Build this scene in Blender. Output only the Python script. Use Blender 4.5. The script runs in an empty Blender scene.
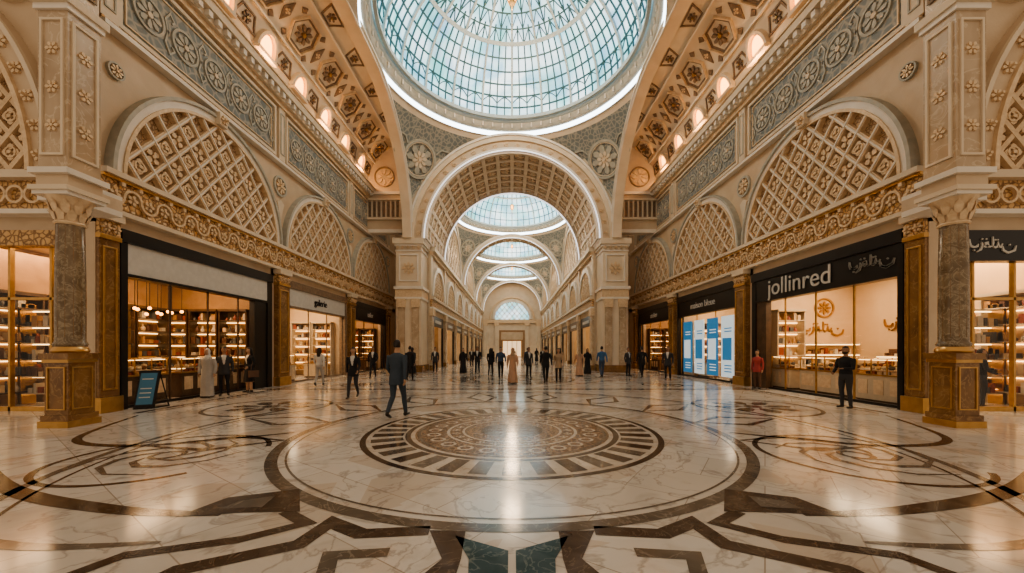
import bpy, bmesh, math, random
from mathutils import Vector, Matrix
from math import sin, cos, pi, sqrt, acos, radians, atan2
random.seed(7)
scn = bpy.context.scene

# ------------------------------------------------------------------ materials
def base_mat(name):
    m = bpy.data.materials.new(name); m.use_nodes = True
    nt = m.node_tree
    return m, nt, nt.nodes['Principled BSDF']
def N(nt, t, **kw):
    n = nt.nodes.new(t)
    for k, v in kw.items():
        if k in n.inputs: n.inputs[k].default_value = v
        else: setattr(n, k, v)
    return n
def c4(c): return (c[0], c[1], c[2], 1)
def ramp(nt, fac, stops):
    r = nt.nodes.new('ShaderNodeValToRGB')
    cr = r.color_ramp
    while len(cr.elements) < len(stops): cr.elements.new(0.5)
    for e, (p, c) in zip(cr.elements, stops):
        e.position = p; e.color = c4(c)
    nt.links.new(fac, r.inputs['Fac'])
    return r.outputs['Color']
def mix(nt, fac, a, b, bt='MIX'):
    m = nt.nodes.new('ShaderNodeMixRGB'); m.blend_type = bt
    for i, x in ((0, fac), (1, a), (2, b)):
        if hasattr(x, 'is_output'): nt.links.new(x, m.inputs[i])
        else: m.inputs[i].default_value = x if i == 0 else c4(x)
    return m.outputs[0]
def mth(nt, op, a, b=None):
    m = nt.nodes.new('ShaderNodeMath'); m.operation = op
    for i, x in ((0, a), (1, b)):
        if x is None: continue
        if hasattr(x, 'is_output'): nt.links.new(x, m.inputs[i])
        else: m.inputs[i].default_value = x
    return m.outputs[0]
def coords(nt):
    return nt.nodes.new('ShaderNodeTexCoord').outputs['Object']
def bump(nt, b, h, s, d=0.02):
    bn = N(nt, 'ShaderNodeBump'); bn.inputs['Strength'].default_value = s
    bn.inputs['Distance'].default_value = d
    nt.links.new(h, bn.inputs['Height']); nt.links.new(bn.outputs[0], b.inputs['Normal'])
def noise(nt, co, sc, det=4, dist=0):
    n = N(nt, 'ShaderNodeTexNoise', Scale=sc, Detail=det, Distortion=dist)
    nt.links.new(co, n.inputs['Vector']); return n.outputs['Fac']

def stone(name, c1, c2, sc=2.0, rough=.5, metal=0., bmp=.15, bsc=18):
    m, nt, b = base_mat(name); co = coords(nt)
    f = noise(nt, co, sc, 5, .4)
    nt.links.new(ramp(nt, f, [(.3, c1), (.7, c2)]), b.inputs['Base Color'])
    b.inputs['Roughness'].default_value = rough; b.inputs['Metallic'].default_value = metal
    if bmp: bump(nt, b, noise(nt, co, bsc, 3), bmp)
    return m
def marble(name, base, patch, vein, sc=1.5, rough=.2, vw=.035):
    m, nt, b = base_mat(name); co = coords(nt)
    f = noise(nt, co, sc, 6, 1.6)
    v = mth(nt, 'ABSOLUTE', mth(nt, 'SUBTRACT', f, .5))
    vc = ramp(nt, v, [(0, (.7, .7, .7)), (vw, (0, 0, 0))])
    pc = ramp(nt, noise(nt, co, sc * .8, 4, .8), [(.38, base), (.68, patch)])
    nt.links.new(mix(nt, vc, pc, vein), b.inputs['Base Color'])
    b.inputs['Roughness'].default_value = rough
    return m
def carved(name, lo, hi, sc=6, rough=.45, metal=.3, bs=.8):
    m, nt, b = base_mat(name); co = coords(nt)
    n = N(nt, 'ShaderNodeTexNoise', Scale=sc * .6, Detail=2)
    nt.links.new(co, n.inputs['Vector'])
    cc = mix(nt, .12, co, n.outputs['Color'], 'ADD')
    v = N(nt, 'ShaderNodeTexVoronoi', Scale=sc); v.feature = 'DISTANCE_TO_EDGE'
    nt.links.new(cc, v.inputs['Vector'])
    nt.links.new(ramp(nt, v.outputs['Distance'], [(.03, lo), (.16, hi)]), b.inputs['Base Color'])
    b.inputs['Roughness'].default_value = rough; b.inputs['Metallic'].default_value = metal
    bump(nt, b, v.outputs['Distance'], bs, .05)
    return m
def emis(name, c, s):
    m, nt, b = base_mat(name)
    b.inputs['Base Color'].default_value = c4(c)
    b.inputs['Emission Color'].default_value = c4(c); b.inputs['Emission Strength'].default_value = s
    return m
def plain(name, c, rough=.6, metal=0):
    return stone(name, [x * .88 for x in c], c, 6, rough, metal, .05, 60)

CREAM = stone('cream_limestone', (.55, .42, .29), (.65, .52, .38), 1.2, .5)
CREAM2 = stone('pale_plaster', (.66, .55, .42), (.75, .64, .50), 1.0, .5)
WHITE = stone('white_moulding', (.74, .68, .60), (.81, .75, .67), 2, .4)
TANM = marble('tan_marble', (.53, .41, .29), (.40, .29, .19), (.68, .57, .43), 1.4, .25, .02)
GOLD = carved('carved_gilt_stone', (.24, .13, .055), (.66, .43, .21), 7, .42, .3)
GOLDL = stone('gilded_lattice', (.63, .46, .29), (.78, .61, .42), 8, .42, .08, .4, 30)
GOLDM = stone('polished_brass', (.50, .29, .11), (.62, .38, .16), 5, .28, .8, .1)
GOLDD = stone('antique_gold_letters', (.30, .15, .04), (.42, .22, .07), 5, .35, .3, .1)
BRONZE = stone('taupe_carving', (.17, .115, .075), (.29, .20, .13), 6, .5, .1, .4)
OCHRE = carved('ochre_relief', (.27, .165, .09), (.56, .41, .26), 9, .6, .05)
BROWNM = marble('amber_marble', (.28, .15, .06), (.17, .085, .035), (.42, .26, .12), 2.6, .15, .03)
COLM = marble('mottled_column_marble', (.16, .11, .065), (.27, .20, .125), (.40, .33, .23), 5, .16, .045)
GREYM = carved('grey_mosaic', (.36, .34, .29), (.175, .20, .20), 3.6, .5, 0, .3)
SAGE = stone('sage_relief', (.38, .37, .32), (.50, .475, .41), 4, .5)
BLACK = plain('black_lacquer', (.012, .011, .012), .3)
DARKW = stone('dark_walnut', (.055, .03, .016), (.11, .06, .032), 4, .4)
SIGNW = plain('white_sign_panel', (.60, .58, .54), .5)
RIB = plain('skylight_steel', (.055, .15, .18), .5, .1)
RIBW = plain('white_steel', (.54, .62, .64), .45)
LED = emis('cool_led_strip', (.82, .94, 1.0), 5.0)
LEDS = emis('soft_led_strip', (.92, .94, 1.0), 1.1)
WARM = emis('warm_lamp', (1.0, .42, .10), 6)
PANEL = emis('shop_ceiling_light', (1.0, .76, .46), 8)
DOORG = emis('glowing_end_doorway', (1.0, .70, .42), .9)  # doorway brightness is put into the panel itself as emission
SHELFL = emis('shelf_light', (1.0, .64, .28), 5)
SCREEN = emis('display_screen', (.04, .11, .15), .3)
CASEW = plain('cream_cabinet', (.60, .49, .36), .4)
SHOPC = stone('shop_cream_wall', (.60, .42, .25), (.67, .49, .31), 1, .6)
SHOPD = stone('shop_brown_wall', (.30, .17, .08), (.40, .24, .12), 2, .5)
POSTB = emis('blue_poster', (.04, .20, .40), .5)
POSTW = emis('white_poster', (.62, .72, .76), .6)
goods = [plain('goods_%d' % i, c, .4) for i, c in enumerate([(.50, .28, .12), (.12, .06, .04), (.62, .46, .29), (.30, .08, .05), (.62, .55, .45), (.1, .10, .10)])]
INB = marble('brown_inlay', (.055, .036, .026), (.105, .072, .052), (.2, .15, .11), 4, .12, .02)
ING = marble('taupe_inlay', (.12, .097, .078), (.19, .155, .125), (.32, .27, .22), 3, .12, .02)
INT = marble('teal_inlay', (.03, .07, .085), (.055, .10, .12), (.2, .26, .26), 5, .12)
INW = marble('ivory_inlay', (.62, .57, .51), (.50, .43, .36), (.34, .26, .18), 3, .12, .015)
INM = carved('mosaic_inlay', (.36, .26, .18), (.11, .055, .036), 9, .14, 0, 0)

GLASS = bpy.data.materials.new('shop_glass'); GLASS.use_nodes = True
nt = GLASS.node_tree; nt.nodes.clear()
o = nt.nodes.new('ShaderNodeOutputMaterial'); ms = nt.nodes.new('ShaderNodeMixShader')
tr = nt.nodes.new('ShaderNodeBsdfTransparent'); gl = nt.nodes.new('ShaderNodeBsdfGlossy'); gl.inputs['Roughness'].default_value = .02
lw = nt.nodes.new('ShaderNodeLayerWeight'); lw.inputs['Blend'].default_value = .5
fx = mth(nt, 'ADD', mth(nt, 'MULTIPLY', mth(nt, 'POWER', lw.outputs['Facing'], 3.0), .35), .03)
nt.links.new(fx, ms.inputs[0]); nt.links.new(tr.outputs[0], ms.inputs[1]); nt.links.new(gl.outputs[0], ms.inputs[2]); nt.links.new(ms.outputs[0], o.inputs[0])

SKYG, nt, b = base_mat('emissive_skylight_glass'); co = coords(nt)  # daylight through the panes is put in as uneven cyan emission
f = noise(nt, co, .5, 3, .5)
vv = N(nt, 'ShaderNodeTexVoronoi', Scale=1.1); nt.links.new(co, vv.inputs['Vector'])
col = ramp(nt, f, [(.34, (.22, .48, .56)), (.48, (.46, .73, .80)), (.62, (.84, .96, 1.0))])
col = mix(nt, .3, col, vv.outputs['Color'], 'SOFT_LIGHT')
nt.links.new(col, b.inputs['Emission Color']); b.inputs['Emission Strength'].default_value = 1.9
b.inputs['Base Color'].default_value = (.1, .2, .22, 1); b.inputs['Roughness'].default_value = .3

FLOOR, nt, b = base_mat('polished_marble_floor'); co = coords(nt)
bk = N(nt, 'ShaderNodeTexBrick', Scale=1.0); bk.offset = .5
bk.inputs['Mortar Size'].default_value = .006; bk.inputs['Brick Width'].default_value = 1.4; bk.inputs['Row Height'].default_value = .9
bk.inputs['Color1'].default_value = (.66, .635, .60, 1); bk.inputs['Color2'].default_value = (.58, .54, .49, 1); bk.inputs['Mortar'].default_value = (.38, .33, .28, 1)
mp = nt.nodes.new('ShaderNodeMapping'); mp.inputs['Rotation'].default_value = (0, 0, .6)
nt.links.new(co, mp.inputs[0]); nt.links.new(mp.outputs[0], bk.inputs['Vector'])
f1 = noise(nt, co, .8, 8, 2.0)
v1 = ramp(nt, mth(nt, 'ABSOLUTE', mth(nt, 'SUBTRACT', f1, .5)), [(0, (1, 1, 1)), (.022, (0, 0, 0))])
vp = N(nt, 'ShaderNodeTexVoronoi', Scale=1.5); nt.links.new(co, vp.inputs['Vector'])
sp = nt.nodes.new('ShaderNodeSeparateColor'); nt.links.new(vp.outputs['Color'], sp.inputs[0])
vf = mth(nt, 'MULTIPLY', mth(nt, 'GREATER_THAN', sp.outputs[0], .82), .5)
f2 = noise(nt, co, 2.0, 6, 1.0)
v2 = ramp(nt, f2, [(.52, (0, 0, 0)), (.76, (.6, .6, .6))])
c = mix(nt, v2, bk.outputs['Color'], (.40, .35, .30))
c = mix(nt, vf, c, (.48, .385, .30))
c = mix(nt, mix(nt, .55, (0, 0, 0), v1), c, (.25, .21, .18))
nt.links.new(c, b.inputs['Base Color']); b.inputs['Roughness'].default_value = .13
b.inputs['Specular IOR Level'].default_value = .7

# ------------------------------------------------------------------ mesh builder
class MB:
    def __init__(s, T=None):
        s.v = []; s.f = []; s.m = []; s.sm = []; s.mats = []; s.T = T
    def add(s, vs, fs, mat, smooth=False):
        if mat not in s.mats: s.mats.append(mat)
        k = s.mats.index(mat); n = len(s.v)
        s.v += [tuple(s.T(p)) for p in vs] if s.T else [tuple(p) for p in vs]
        for f in fs:
            s.f.append([i + n for i in f]); s.m.append(k); s.sm.append(smooth)
    def box(s, x0, x1, y0, y1, z0, z1, mat):
        vs = [(x, y, z) for z in (z0, z1) for y in (y0, y1) for x in (x0, x1)]
        s.add(vs, [(0, 2, 3, 1), (4, 5, 7, 6), (0, 1, 5, 4), (2, 6, 7, 3), (0, 4, 6, 2), (1, 3, 7, 5)], mat)
    def poly(s, pts, o0, o1, mat):
        n = len(pts)
        vs = [(p[0], p[1], o1) for p in pts] + [(p[0], p[1], o0) for p in pts]
        fs = [list(range(n))]
        if abs(o1 - o0) > 1e-6: fs += [(i, (i + 1) % n, n + (i + 1) % n, n + i) for i in range(n)]
        s.add(vs, fs, mat)
    def strap(s, pts, w, o0, o1, mat, closed=False):
        n = len(pts); P = [Vector((p[0], p[1])) for p in pts]; vs = []
        for i in range(n):
            a = P[i - 1] if (i or closed) else P[i]; c = P[(i + 1) % n] if (i < n - 1 or closed) else P[i]
            d1 = (P[i] - a); d2 = (c - P[i])
            if d1.length < 1e-9: d1 = d2
            if d2.length < 1e-9: d2 = d1
            d1 = d1.normalized(); d2 = d2.normalized(); t = d1 + d2
            t = t.normalized() if t.length > 1e-6 else d1
            k = max(.5, t.dot(d1)); nn = Vector((-t.y, t.x))
            ww = (w[i] if isinstance(w, (list, tuple)) else w) / 2 / k
            l = P[i] + nn * ww; r = P[i] - nn * ww
            vs += [(l.x, l.y, o1), (r.x, r.y, o1), (l.x, l.y, o0), (r.x, r.y, o0)]
        fs = []
        flat = abs(o1 - o0) < 1e-6
        for i in range(n if closed else n - 1):
            a = 4 * i; b_ = 4 * ((i + 1) % n)
            fs.append((a, a + 1, b_ + 1, b_))
            if not flat: fs += [(a, b_, b_ + 2, a + 2), (a + 1, a + 3, b_ + 3, b_ + 1)]
        if not closed and not flat:
            e = 4 * (n - 1); fs += [(0, 2, 3, 1), (e, e + 1, e + 3, e + 2)]
        s.add(vs, fs, mat)
    def ring(s, cx, cy, r0, r1, o0, o1, mat, a0=0, a1=2 * pi, n=48):
        full = abs(a1 - a0 - 2 * pi) < 1e-6; rm = (r0 + r1) / 2
        k = n if full else n + 1
        pts = [(cx + rm * cos(a0 + (a1 - a0) * i / n), cy + rm * sin(a0 + (a1 - a0) * i / n)) for i in range(k)]
        s.strap(pts, r1 - r0, o0, o1, mat, full)
    def rosette(s, cx, cy, r, n, o0, o1, mat, rot=0, mat2=None):
        for i in range(n):
            a = rot + 2 * pi * i / n; w = pi / n * .75
            s.poly([(cx + r * q * cos(a + d), cy + r * q * sin(a + d)) for q, d in ((.25, 0), (.55, -w), (.85, -w * .75), (1, 0), (.85, w * .75), (.55, w))], o0, o1, mat)
        s.poly([(cx + r * .22 * cos(2 * pi * i / 10), cy + r * .22 * sin(2 * pi * i / 10)) for i in range(10)], o0, o1 * 1.3, mat2 or mat)
    def lathe(s, cx, cy, prof, seg, mat, smooth=True):
        vs = []; n = len(prof)
        for r, z in prof:
            vs += [(cx + r * cos(2 * pi * i / seg), cy + r * sin(2 * pi * i / seg), z) for i in range(seg)]
        fs = [(j * seg + i, j * seg + (i + 1) % seg, (j + 1) * seg + (i + 1) % seg, (j + 1) * seg + i) for j in range(n - 1) for i in range(seg)]
        fs.append(list(range(seg))[::-1]); fs.append([(n - 1) * seg + i for i in range(seg)])
        s.add(vs, fs, mat, smooth)
    def sphere(s, c, r, mat, seg=16, rings=10, fn=None, keep=None):
        vs = []; ds = []
        for j in range(rings + 1):
            th = pi * j / rings
            for i in range(seg):
                ph = 2 * pi * i / seg
                d = Vector((sin(th) * cos(ph), sin(th) * sin(ph), cos(th))); ds.append(d)
                p = Vector((d.x * r[0], d.y * r[1], d.z * r[2]))
                if fn: p = fn(d, p)
                vs.append((c[0] + p.x, c[1] + p.y, c[2] + p.z))
        fs = []
        for j in range(rings):
            for i in range(seg):
                q = (j * seg + i, j * seg + (i + 1) % seg, (j + 1) * seg + (i + 1) % seg, (j + 1) * seg + i)
                if keep and not keep(sum((ds[k] for k in q), Vector()) / 4): continue
                fs.append(q)
        s.add(vs, fs, mat, True)
    def limb(s, pts, rad, mat, ref=(1, 0, 0), seg=10, smooth=True):
        P = [Vector(p) for p in pts]; R = [(r, r) if not isinstance(r, tuple) else r for r in rad]
        t0 = (P[1] - P[0]).normalized(); t1 = (P[-1] - P[-2]).normalized()
        P = [P[0] - t0 * min(R[0]) * .7] + P + [P[-1] + t1 * min(R[-1]) * .7]
        R = [(R[0][0] * .55, R[0][1] * .55)] + R + [(R[-1][0] * .55, R[-1][1] * .55)]
        ref = Vector(ref); vs = []; n = len(P)
        for i in range(n):
            t = (P[min(i + 1, n - 1)] - P[max(i - 1, 0)]).normalized()
            A = (ref - t * ref.dot(t)).normalized(); B = t.cross(A)
            for k in range(seg):
                a = 2 * pi * k / seg
                vs.append(P[i] + A * (R[i][0] * cos(a)) + B * (R[i][1] * sin(a)))
        fs = [(j * seg + i, j * seg + (i + 1) % seg, (j + 1) * seg + (i + 1) % seg, (j + 1) * seg + i) for j in range(n - 1) for i in range(seg)]
        fs.append(list(range(seg))[::-1]); fs.append([(n - 1) * seg + i for i in range(seg)])
        s.add(vs, fs, mat, smooth)
    def mesh(s, name):
        me = bpy.data.meshes.new(name); me.from_pydata(s.v, [], s.f)
        for m in s.mats: me.materials.append(m)
        me.polygons.foreach_set('material_index', s.m); me.polygons.foreach_set('use_smooth', s.sm)
        bm = bmesh.new(); bm.from_mesh(me); bmesh.ops.recalc_face_normals(bm, faces=bm.faces); bm.to_mesh(me); bm.free()
        return me
    def build(s, name, parent=None, bevel=0):
        ob = bpy.data.objects.new(name, s.mesh(name)); scn.collection.objects.link(ob)
        if parent: ob.parent = parent
        if bevel:
            bv = ob.modifiers.new('bevel', 'BEVEL'); bv.width = bevel; bv.segments = 2; bv.limit_method = 'ANGLE'
        return ob
def empty(name, loc=(0, 0, 0)):
    e = bpy.data.objects.new(name, None); e.location = loc; scn.collection.objects.link(e); return e
def plight(name, loc, power, col=(1, .72, .42), r=.12, parent=None):
    l = bpy.data.lights.new(name, 'POINT'); l.energy = power; l.color = col; l.shadow_soft_size = r
    ob = bpy.data.objects.new(name, l); ob.location = loc; scn.collection.objects.link(ob)
    if parent: ob.parent = parent
    return ob
def alight(name, loc, power, col, sx, sy, parent=None):
    l = bpy.data.lights.new(name, 'AREA'); l.shape = 'RECTANGLE'; l.size = sx; l.size_y = sy; l.energy = power; l.color = col
    ob = bpy.data.objects.new(name, l); ob.location = loc; scn.collection.objects.link(ob)
    if parent: ob.parent = parent
    return ob

W = 10.6          # half width of the great hall
ZS = 9.5          # spring line of big arches
CY = 18.95; HALF = 7.35
SIDE = {-1: 'left', 1: 'right'}

# ------------------------------------------------------------------ floor
m = MB(); m.box(-24, 24, -6, 96, -.2, 0, FLOOR); floor = m.build('floor')
m = MB()
C = (0, 7.5)
def fr(r0, r1, o, mat, c=C, n=96): m.ring(c[0], c[1], r0, r1, o, o, mat, n=n)
def disc(r, o, mat, c=C, n=72): m.poly([(c[0] + r * cos(2 * pi * i / n), c[1] + r * sin(2 * pi * i / n)) for i in range(n)], o, o, mat)
disc(2.86, .0015, INW); fr(2.76, 2.86, .003, INB)
for i in range(36):
    a = 2 * pi * i / 36; d = pi / 36 * .62
    m.poly([(C[0] + r * cos(a + k), C[1] + r * sin(a + k)) for r, k in ((2.12, -d), (2.68, -d * .9), (2.68, d * .9), (2.12, d))], .003, .003, INB if i % 2 else ING)
fr(1.98, 2.08, .003, INB); disc(1.9, .003, INM); fr(1.24, 1.30, .0045, INW); fr(1.80, 1.86, .0045, ING)
m.ring(0, 7.5, .95, 1.0, .0045, .0045, INW, n=60); disc(.62, .0045, INB); m.rosette(0, 7.5, .5, 8, .006, .006, ING); disc(.12, .0075, INW)
for i in range(24):
    a = 2 * pi * i / 24
    m.ring(1.55 * cos(a), 7.5 + 1.55 * sin(a), .09, .14, .0045, .0045, INW, n=14)
    m.rosette(1.12 * cos(a), 7.5 + 1.12 * sin(a), .09, 4, .0045, .0045, INW)
fr(4.02, 4.18, .003, ING, n=128); fr(3.90, 3.93, .003, ING, n=128)
fr(6.55, 6.66, .003, ING, n=128); fr(6.35, 6.39, .003, INB, n=128)
def ribb(pts, w, mat=INB, o=.003, both=True, sub=8):
    P = [Vector(p) for p in pts]
    Q = []
    for i in range(len(P) - 1):
        p0 = P[max(i - 1, 0)]; p1 = P[i]; p2 = P[i + 1]; p3 = P[min(i + 2, len(P) - 1)]
        for k in range(sub):
            t = k / sub
            Q.append(.5 * ((2 * p1) + (p2 - p0) * t + (2 * p0 - 5 * p1 + 4 * p2 - p3) * t * t + (3 * p1 - p0 - 3 * p2 + p3) * t ** 3))
    Q.append(P[-1])
    n = len(Q)
    ws = [w * (.25 + .75 * sin(pi * (i + .3) / n)) for i in range(n)]
    for s in ((1, -1) if both else (1,)):
        m.strap([(q.x * s, q.y) for q in Q], ws, o, o, mat)
ribb([(-8.5, 5.9), (-6, 4.4), (-4.2, 3.82), (-2.9, 3.68)], .20)
ribb([(-8, 4.6), (-6, 3.6), (-4.2, 3.1), (-3.0, 3.15)], .13, ING)
ribb([(-9.3, 9.2), (-8.0, 6.8), (-6.4, 6.3), (-5.0, 6.9), (-4.3, 7.3)], .16)
for s in (1, -1):
    m.poly([(s * x, y) for x, y in ((-2.5, 4.35), (-3.15, 4.1), (-3.3, 3.62), (-2.75, 3.72), (-2.15, 3.75))], .0045, .0045, INB)
    m.poly([(s * x, y) for x, y in ((-2.65, 4.15), (-2.95, 4.0), (-3.0, 3.8), (-2.6, 3.85))], .006, .006, ING)
    m.poly([(s * x, y) for x, y in ((-.50, 3.26), (-.03, 3.02), (-.03, 2.2), (-.30, 2.5), (-.34, 2.9))], .0045, .0045, INT)
    m.poly([(s * x, y) for x, y in ((-.42, 3.34), (-.75, 3.36), (-.55, 2.9), (-.8, 2.4), (-.42, 2.4), (-.40, 2.9))], .0045, .0045, INB)
    m.strap([(s * x, y) for x, y in ((-.75, 3.36), (-1.35, 3.30), (-1.72, 3.52), (-1.80, 3.12), (-2.5, 2.75), (-2.7, 2.1))], .17, .003, .003, INB)
    m.strap([(s * x, y) for x, y in ((-2.3, 3.75), (-1.95, 3.5), (-2.35, 3.2), (-3.1, 2.95), (-3.4, 2.3))], .13, .003, .003, INB)
    m.strap([(s * x, y) for x, y in ((-1.0, 3.0), (-1.45, 2.95), (-1.3, 2.5), (-1.7, 2.2))], .13, .003, .003, ING)
    c2 = (s * -5.35, 5.75)
    m.ring(c2[0], c2[1], 1.28, 1.36, .003, .003, INB, .4, 5.6, 40)
    for k in range(5):
        a = k * 1.25
        pp = [(c2[0] + (.25 + .16 * j) * cos(a + j * .55), c2[1] + (.25 + .16 * j) * sin(a + j * .55)) for j in range(6)]
        m.strap(pp, [.03, .08, .10, .08, .05, .02], .0045, .0045, ING)
    m.ring(c2[0], c2[1], .16, .24, .0045, .0045, ING, n=20)
    c3 = (s * -6.9, 10.6)
    m.ring(c3[0], c3[1], 1.5, 1.6, .003, .003, INB, n=48); m.rosette(c3[0], c3[1], 1.1, 8, .003, .003, ING)
    m.ring(s * -7.2, 3.1, .9, .98, .003, .003, ING, n=40)
for k in range(16):
    a = 2 * pi * (k + .5) / 16
    if sin(a) < -.3: continue
    for d, r in ((.09, 6.3), (-.09, 6.3)):
        m.strap([(4.2 * cos(a), 7.5 + 4.2 * sin(a)), (5.2 * cos(a + d), 7.5 + 5.2 * sin(a + d)), (r * cos(a), 7.5 + r * sin(a))], [.05, .16, .05], .003, .003, ING if k % 2 else INB)
for yy in (15.0, 26.0, 46.5, 61.5):
    hw = 10.5 if yy < 27 else 6.2
    m.box(-hw, hw, yy, yy + .25, 0, .003, INB); m.box(-hw, hw, yy + .45, yy + .53, 0, .003, ING)
for c, r in (((0, 20.3), 3.4), ((0, 39.2), 3.6), ((0, 54.2), 3.6), ((0, 69), 3.6)):
    fr(r - .15, r, .003, INB, c); fr(r * .6, r * .68, .003, ING, c); m.rosette(c[0], c[1], r * .55, 12, .003, .003, INB)
    for i in range(24):
        a = 2 * pi * i / 24; d = .09
        m.poly([(c[0] + q * cos(a + k), c[1] + q * sin(a + k)) for q, k in ((r * .72, -d), (r * .9, -d), (r * .9, d), (r * .72, d))], .003, .003, INB)
for s in (1, -1):
    m.box(s * 9.6, s * 9.75, 9.5, 26, 0, .003, INB); m.box(s * 9.35, s * 9.42, 9.5, 26, 0, .003, ING)
    m.strap([(s * 9.2, 15.6), (s * 4, 20.3), (s * 9.2, 25.5)], .14, .003, .003, ING)
    m.strap([(s * 1, 15.8), (s * 6.5, 20.3), (s * 1, 25.2)], .10, .003, .003, INB)
    for cc in ((6.9, 17.0), (6.9, 23.6)): m.ring(s * cc[0], cc[1], .8, .9, .003, .003, INB, n=32); m.rosette(s * cc[0], cc[1], .6, 8, .003, .003, ING)
m.build('floor_marble_inlay', floor)

# ------------------------------------------------------------------ lattice tympanum drawing
def lattice(m, cx, cy, r, pitch, w, o0, o1, mat, ang=50, ros=True, mat2=None):
    for sg in (1, -1):
        a = radians(ang) * sg; d = Vector((cos(a), sin(a))); nn = Vector((-sin(a), cos(a)))
        k = -int(r / pitch) - 1
        while k * pitch < r:
            c = k * pitch + pitch * .5; k += 1
            if abs(c) >= r * .985: continue
            h = sqrt(r * r - c * c)
            p0 = nn * c - d * h; p1 = nn * c + d * h
            if p0.y < 0 and p1.y < 0: continue
            if p0.y > p1.y: p0, p1 = p1, p0
            if p0.y < 0:
                t = -p0.y / (p1.y - p0.y); p0 = p0 + (p1 - p0) * t
            if (p1 - p0).length < .1: continue
            oo = o1 - (.012 if sg > 0 else 0)
            m.strap([(cx + p0.x, cy + p0.y), (cx + p1.x, cy + p1.y)], w, o0, oo, mat)
    if ros:
        a = radians(ang)
        n = int(r / pitch) + 2
        for i in range(-n, n):
            for j in range(-n, n):
                c1 = (i) * pitch; c2 = (j) * pitch
                x = (c2 - c1) / (2 * sin(a)); y = (c1 + c2) / (2 * cos(a))
                if y > .25 and x * x + y * y < (r - .3) ** 2:
                    m.rosette(cx + x, cy + y, pitch * .38, 4, o0, o0 + (o1 - o0) * .7, mat2 or mat, 0 if (i + j) % 2 else pi / 4)
                    if (i + j) % 2: m.ring(cx + x, cy + y, pitch * .2, pitch * .27, o0, o0 + (o1 - o0) * .8, mat2 or mat, n=10)
def halfdisc(m, cx, cy, r, o, mat, n=32):
    m.poly([(cx + r * cos(pi * i / n), cy + r * sin(pi * i / n)) for i in range(n + 1)], o, o, mat)

BAYS = [13.15, 20.5, 27.8]
def pilaster(s, y, w=.8, T=None, pr=.26):
    m = MB(T); h = w / 2; q = pr
    m.box(y - h - .03, y + h + .03, 0, .4, 0, q + .08, GOLDM)
    m.box(y - h, y + h, .4, 4.5, 0, q, BROWNM)
    m.strap([(y - h + .1, .6), (y + h - .1, .6), (y + h - .1, 4.3), (y - h + .1, 4.3)], .05, q, q + .03, GOLDM, True)
    m.box(y - h - .02, y + h + .02, 4.5, 4.62, 0, q + .05, GOLDM)
    m.box(y - h, y + h, 4.62, 5.0, 0, q + .03, GOLD)
    for k in ((-.26, 0, .26) if w > .7 else (-.12, .12)): m.rosette(y + k, 4.8, .12, 6, q + .03, q + .08, GOLDL)
    m.box(y - h - .04, y + h + .04, 5.0, 5.2, 0, q + .12, CREAM2)
    return m

def wallT(s, w=W): return lambda p: (s * (w - p[2]), p[0], p[1])
def arabic(m, u, w, k, o0, o1, mat, d=1):
    def st(pts, wd=.06):
        m.strap([(u + d * x * k, w + y * k) for x, y in pts], [wd * k * q for q in ([.5] + [1] * (len(pts) - 2) + [.4])], o0, o1, mat)
    st([(0, .5), (.02, .25), (.1, .05), (.3, 0), (.5, .05), (.55, .2)], .12)
    st([(.75, .3), (.8, .1), (.7, -.15), (.45, -.3)], .12)
    st([(.8, .05), (1.0, .02), (1.15, .12), (1.12, .28), (1.0, .25), (1.02, .1), (1.25, .02), (1.45, .05)], .12)
    st([(1.45, .65), (1.47, .3), (1.45, .03)], .12)
    st([(1.45, .05), (1.6, -.02), (1.75, .05), (1.78, .25), (1.8, .05), (1.95, .0), (2.05, .22)], .12)
    st([(2.05, .05), (2.1, -.2), (2.4, -.35), (2.8, -.2), (2.9, .1)], .12)
    for x, y in ((.3, -.2), (1.05, .5), (1.6, .45), (1.75, .45), (2.5, .15), (.8, .5)):
        m.poly([(u + d * (x + a) * k, w + (y + b_) * k) for a, b_ in ((-.06, 0), (0, .06), (.06, 0), (0, -.06))], o0, o1, mat)
def textobj(name, txt, size, loc, s, mat, parent, ext=.015):
    cu = bpy.data.curves.new(name, 'FONT'); cu.body = txt; cu.size = size; cu.extrude = ext
    cu.align_x = 'CENTER'; cu.align_y = 'CENTER'; cu.materials.append(mat)
    ob = bpy.data.objects.new(name, cu); scn.collection.objects.link(ob)
    if s > 0: M = Matrix(((0, 0, -1), (-1, 0, 0), (0, 1, 0)))
    else: M = Matrix(((0, 0, 1), (1, 0, 0), (0, 1, 0)))
    ob.matrix_world = Matrix.Translation(loc) @ M.to_4x4(); ob.parent = parent
    return ob

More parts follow.
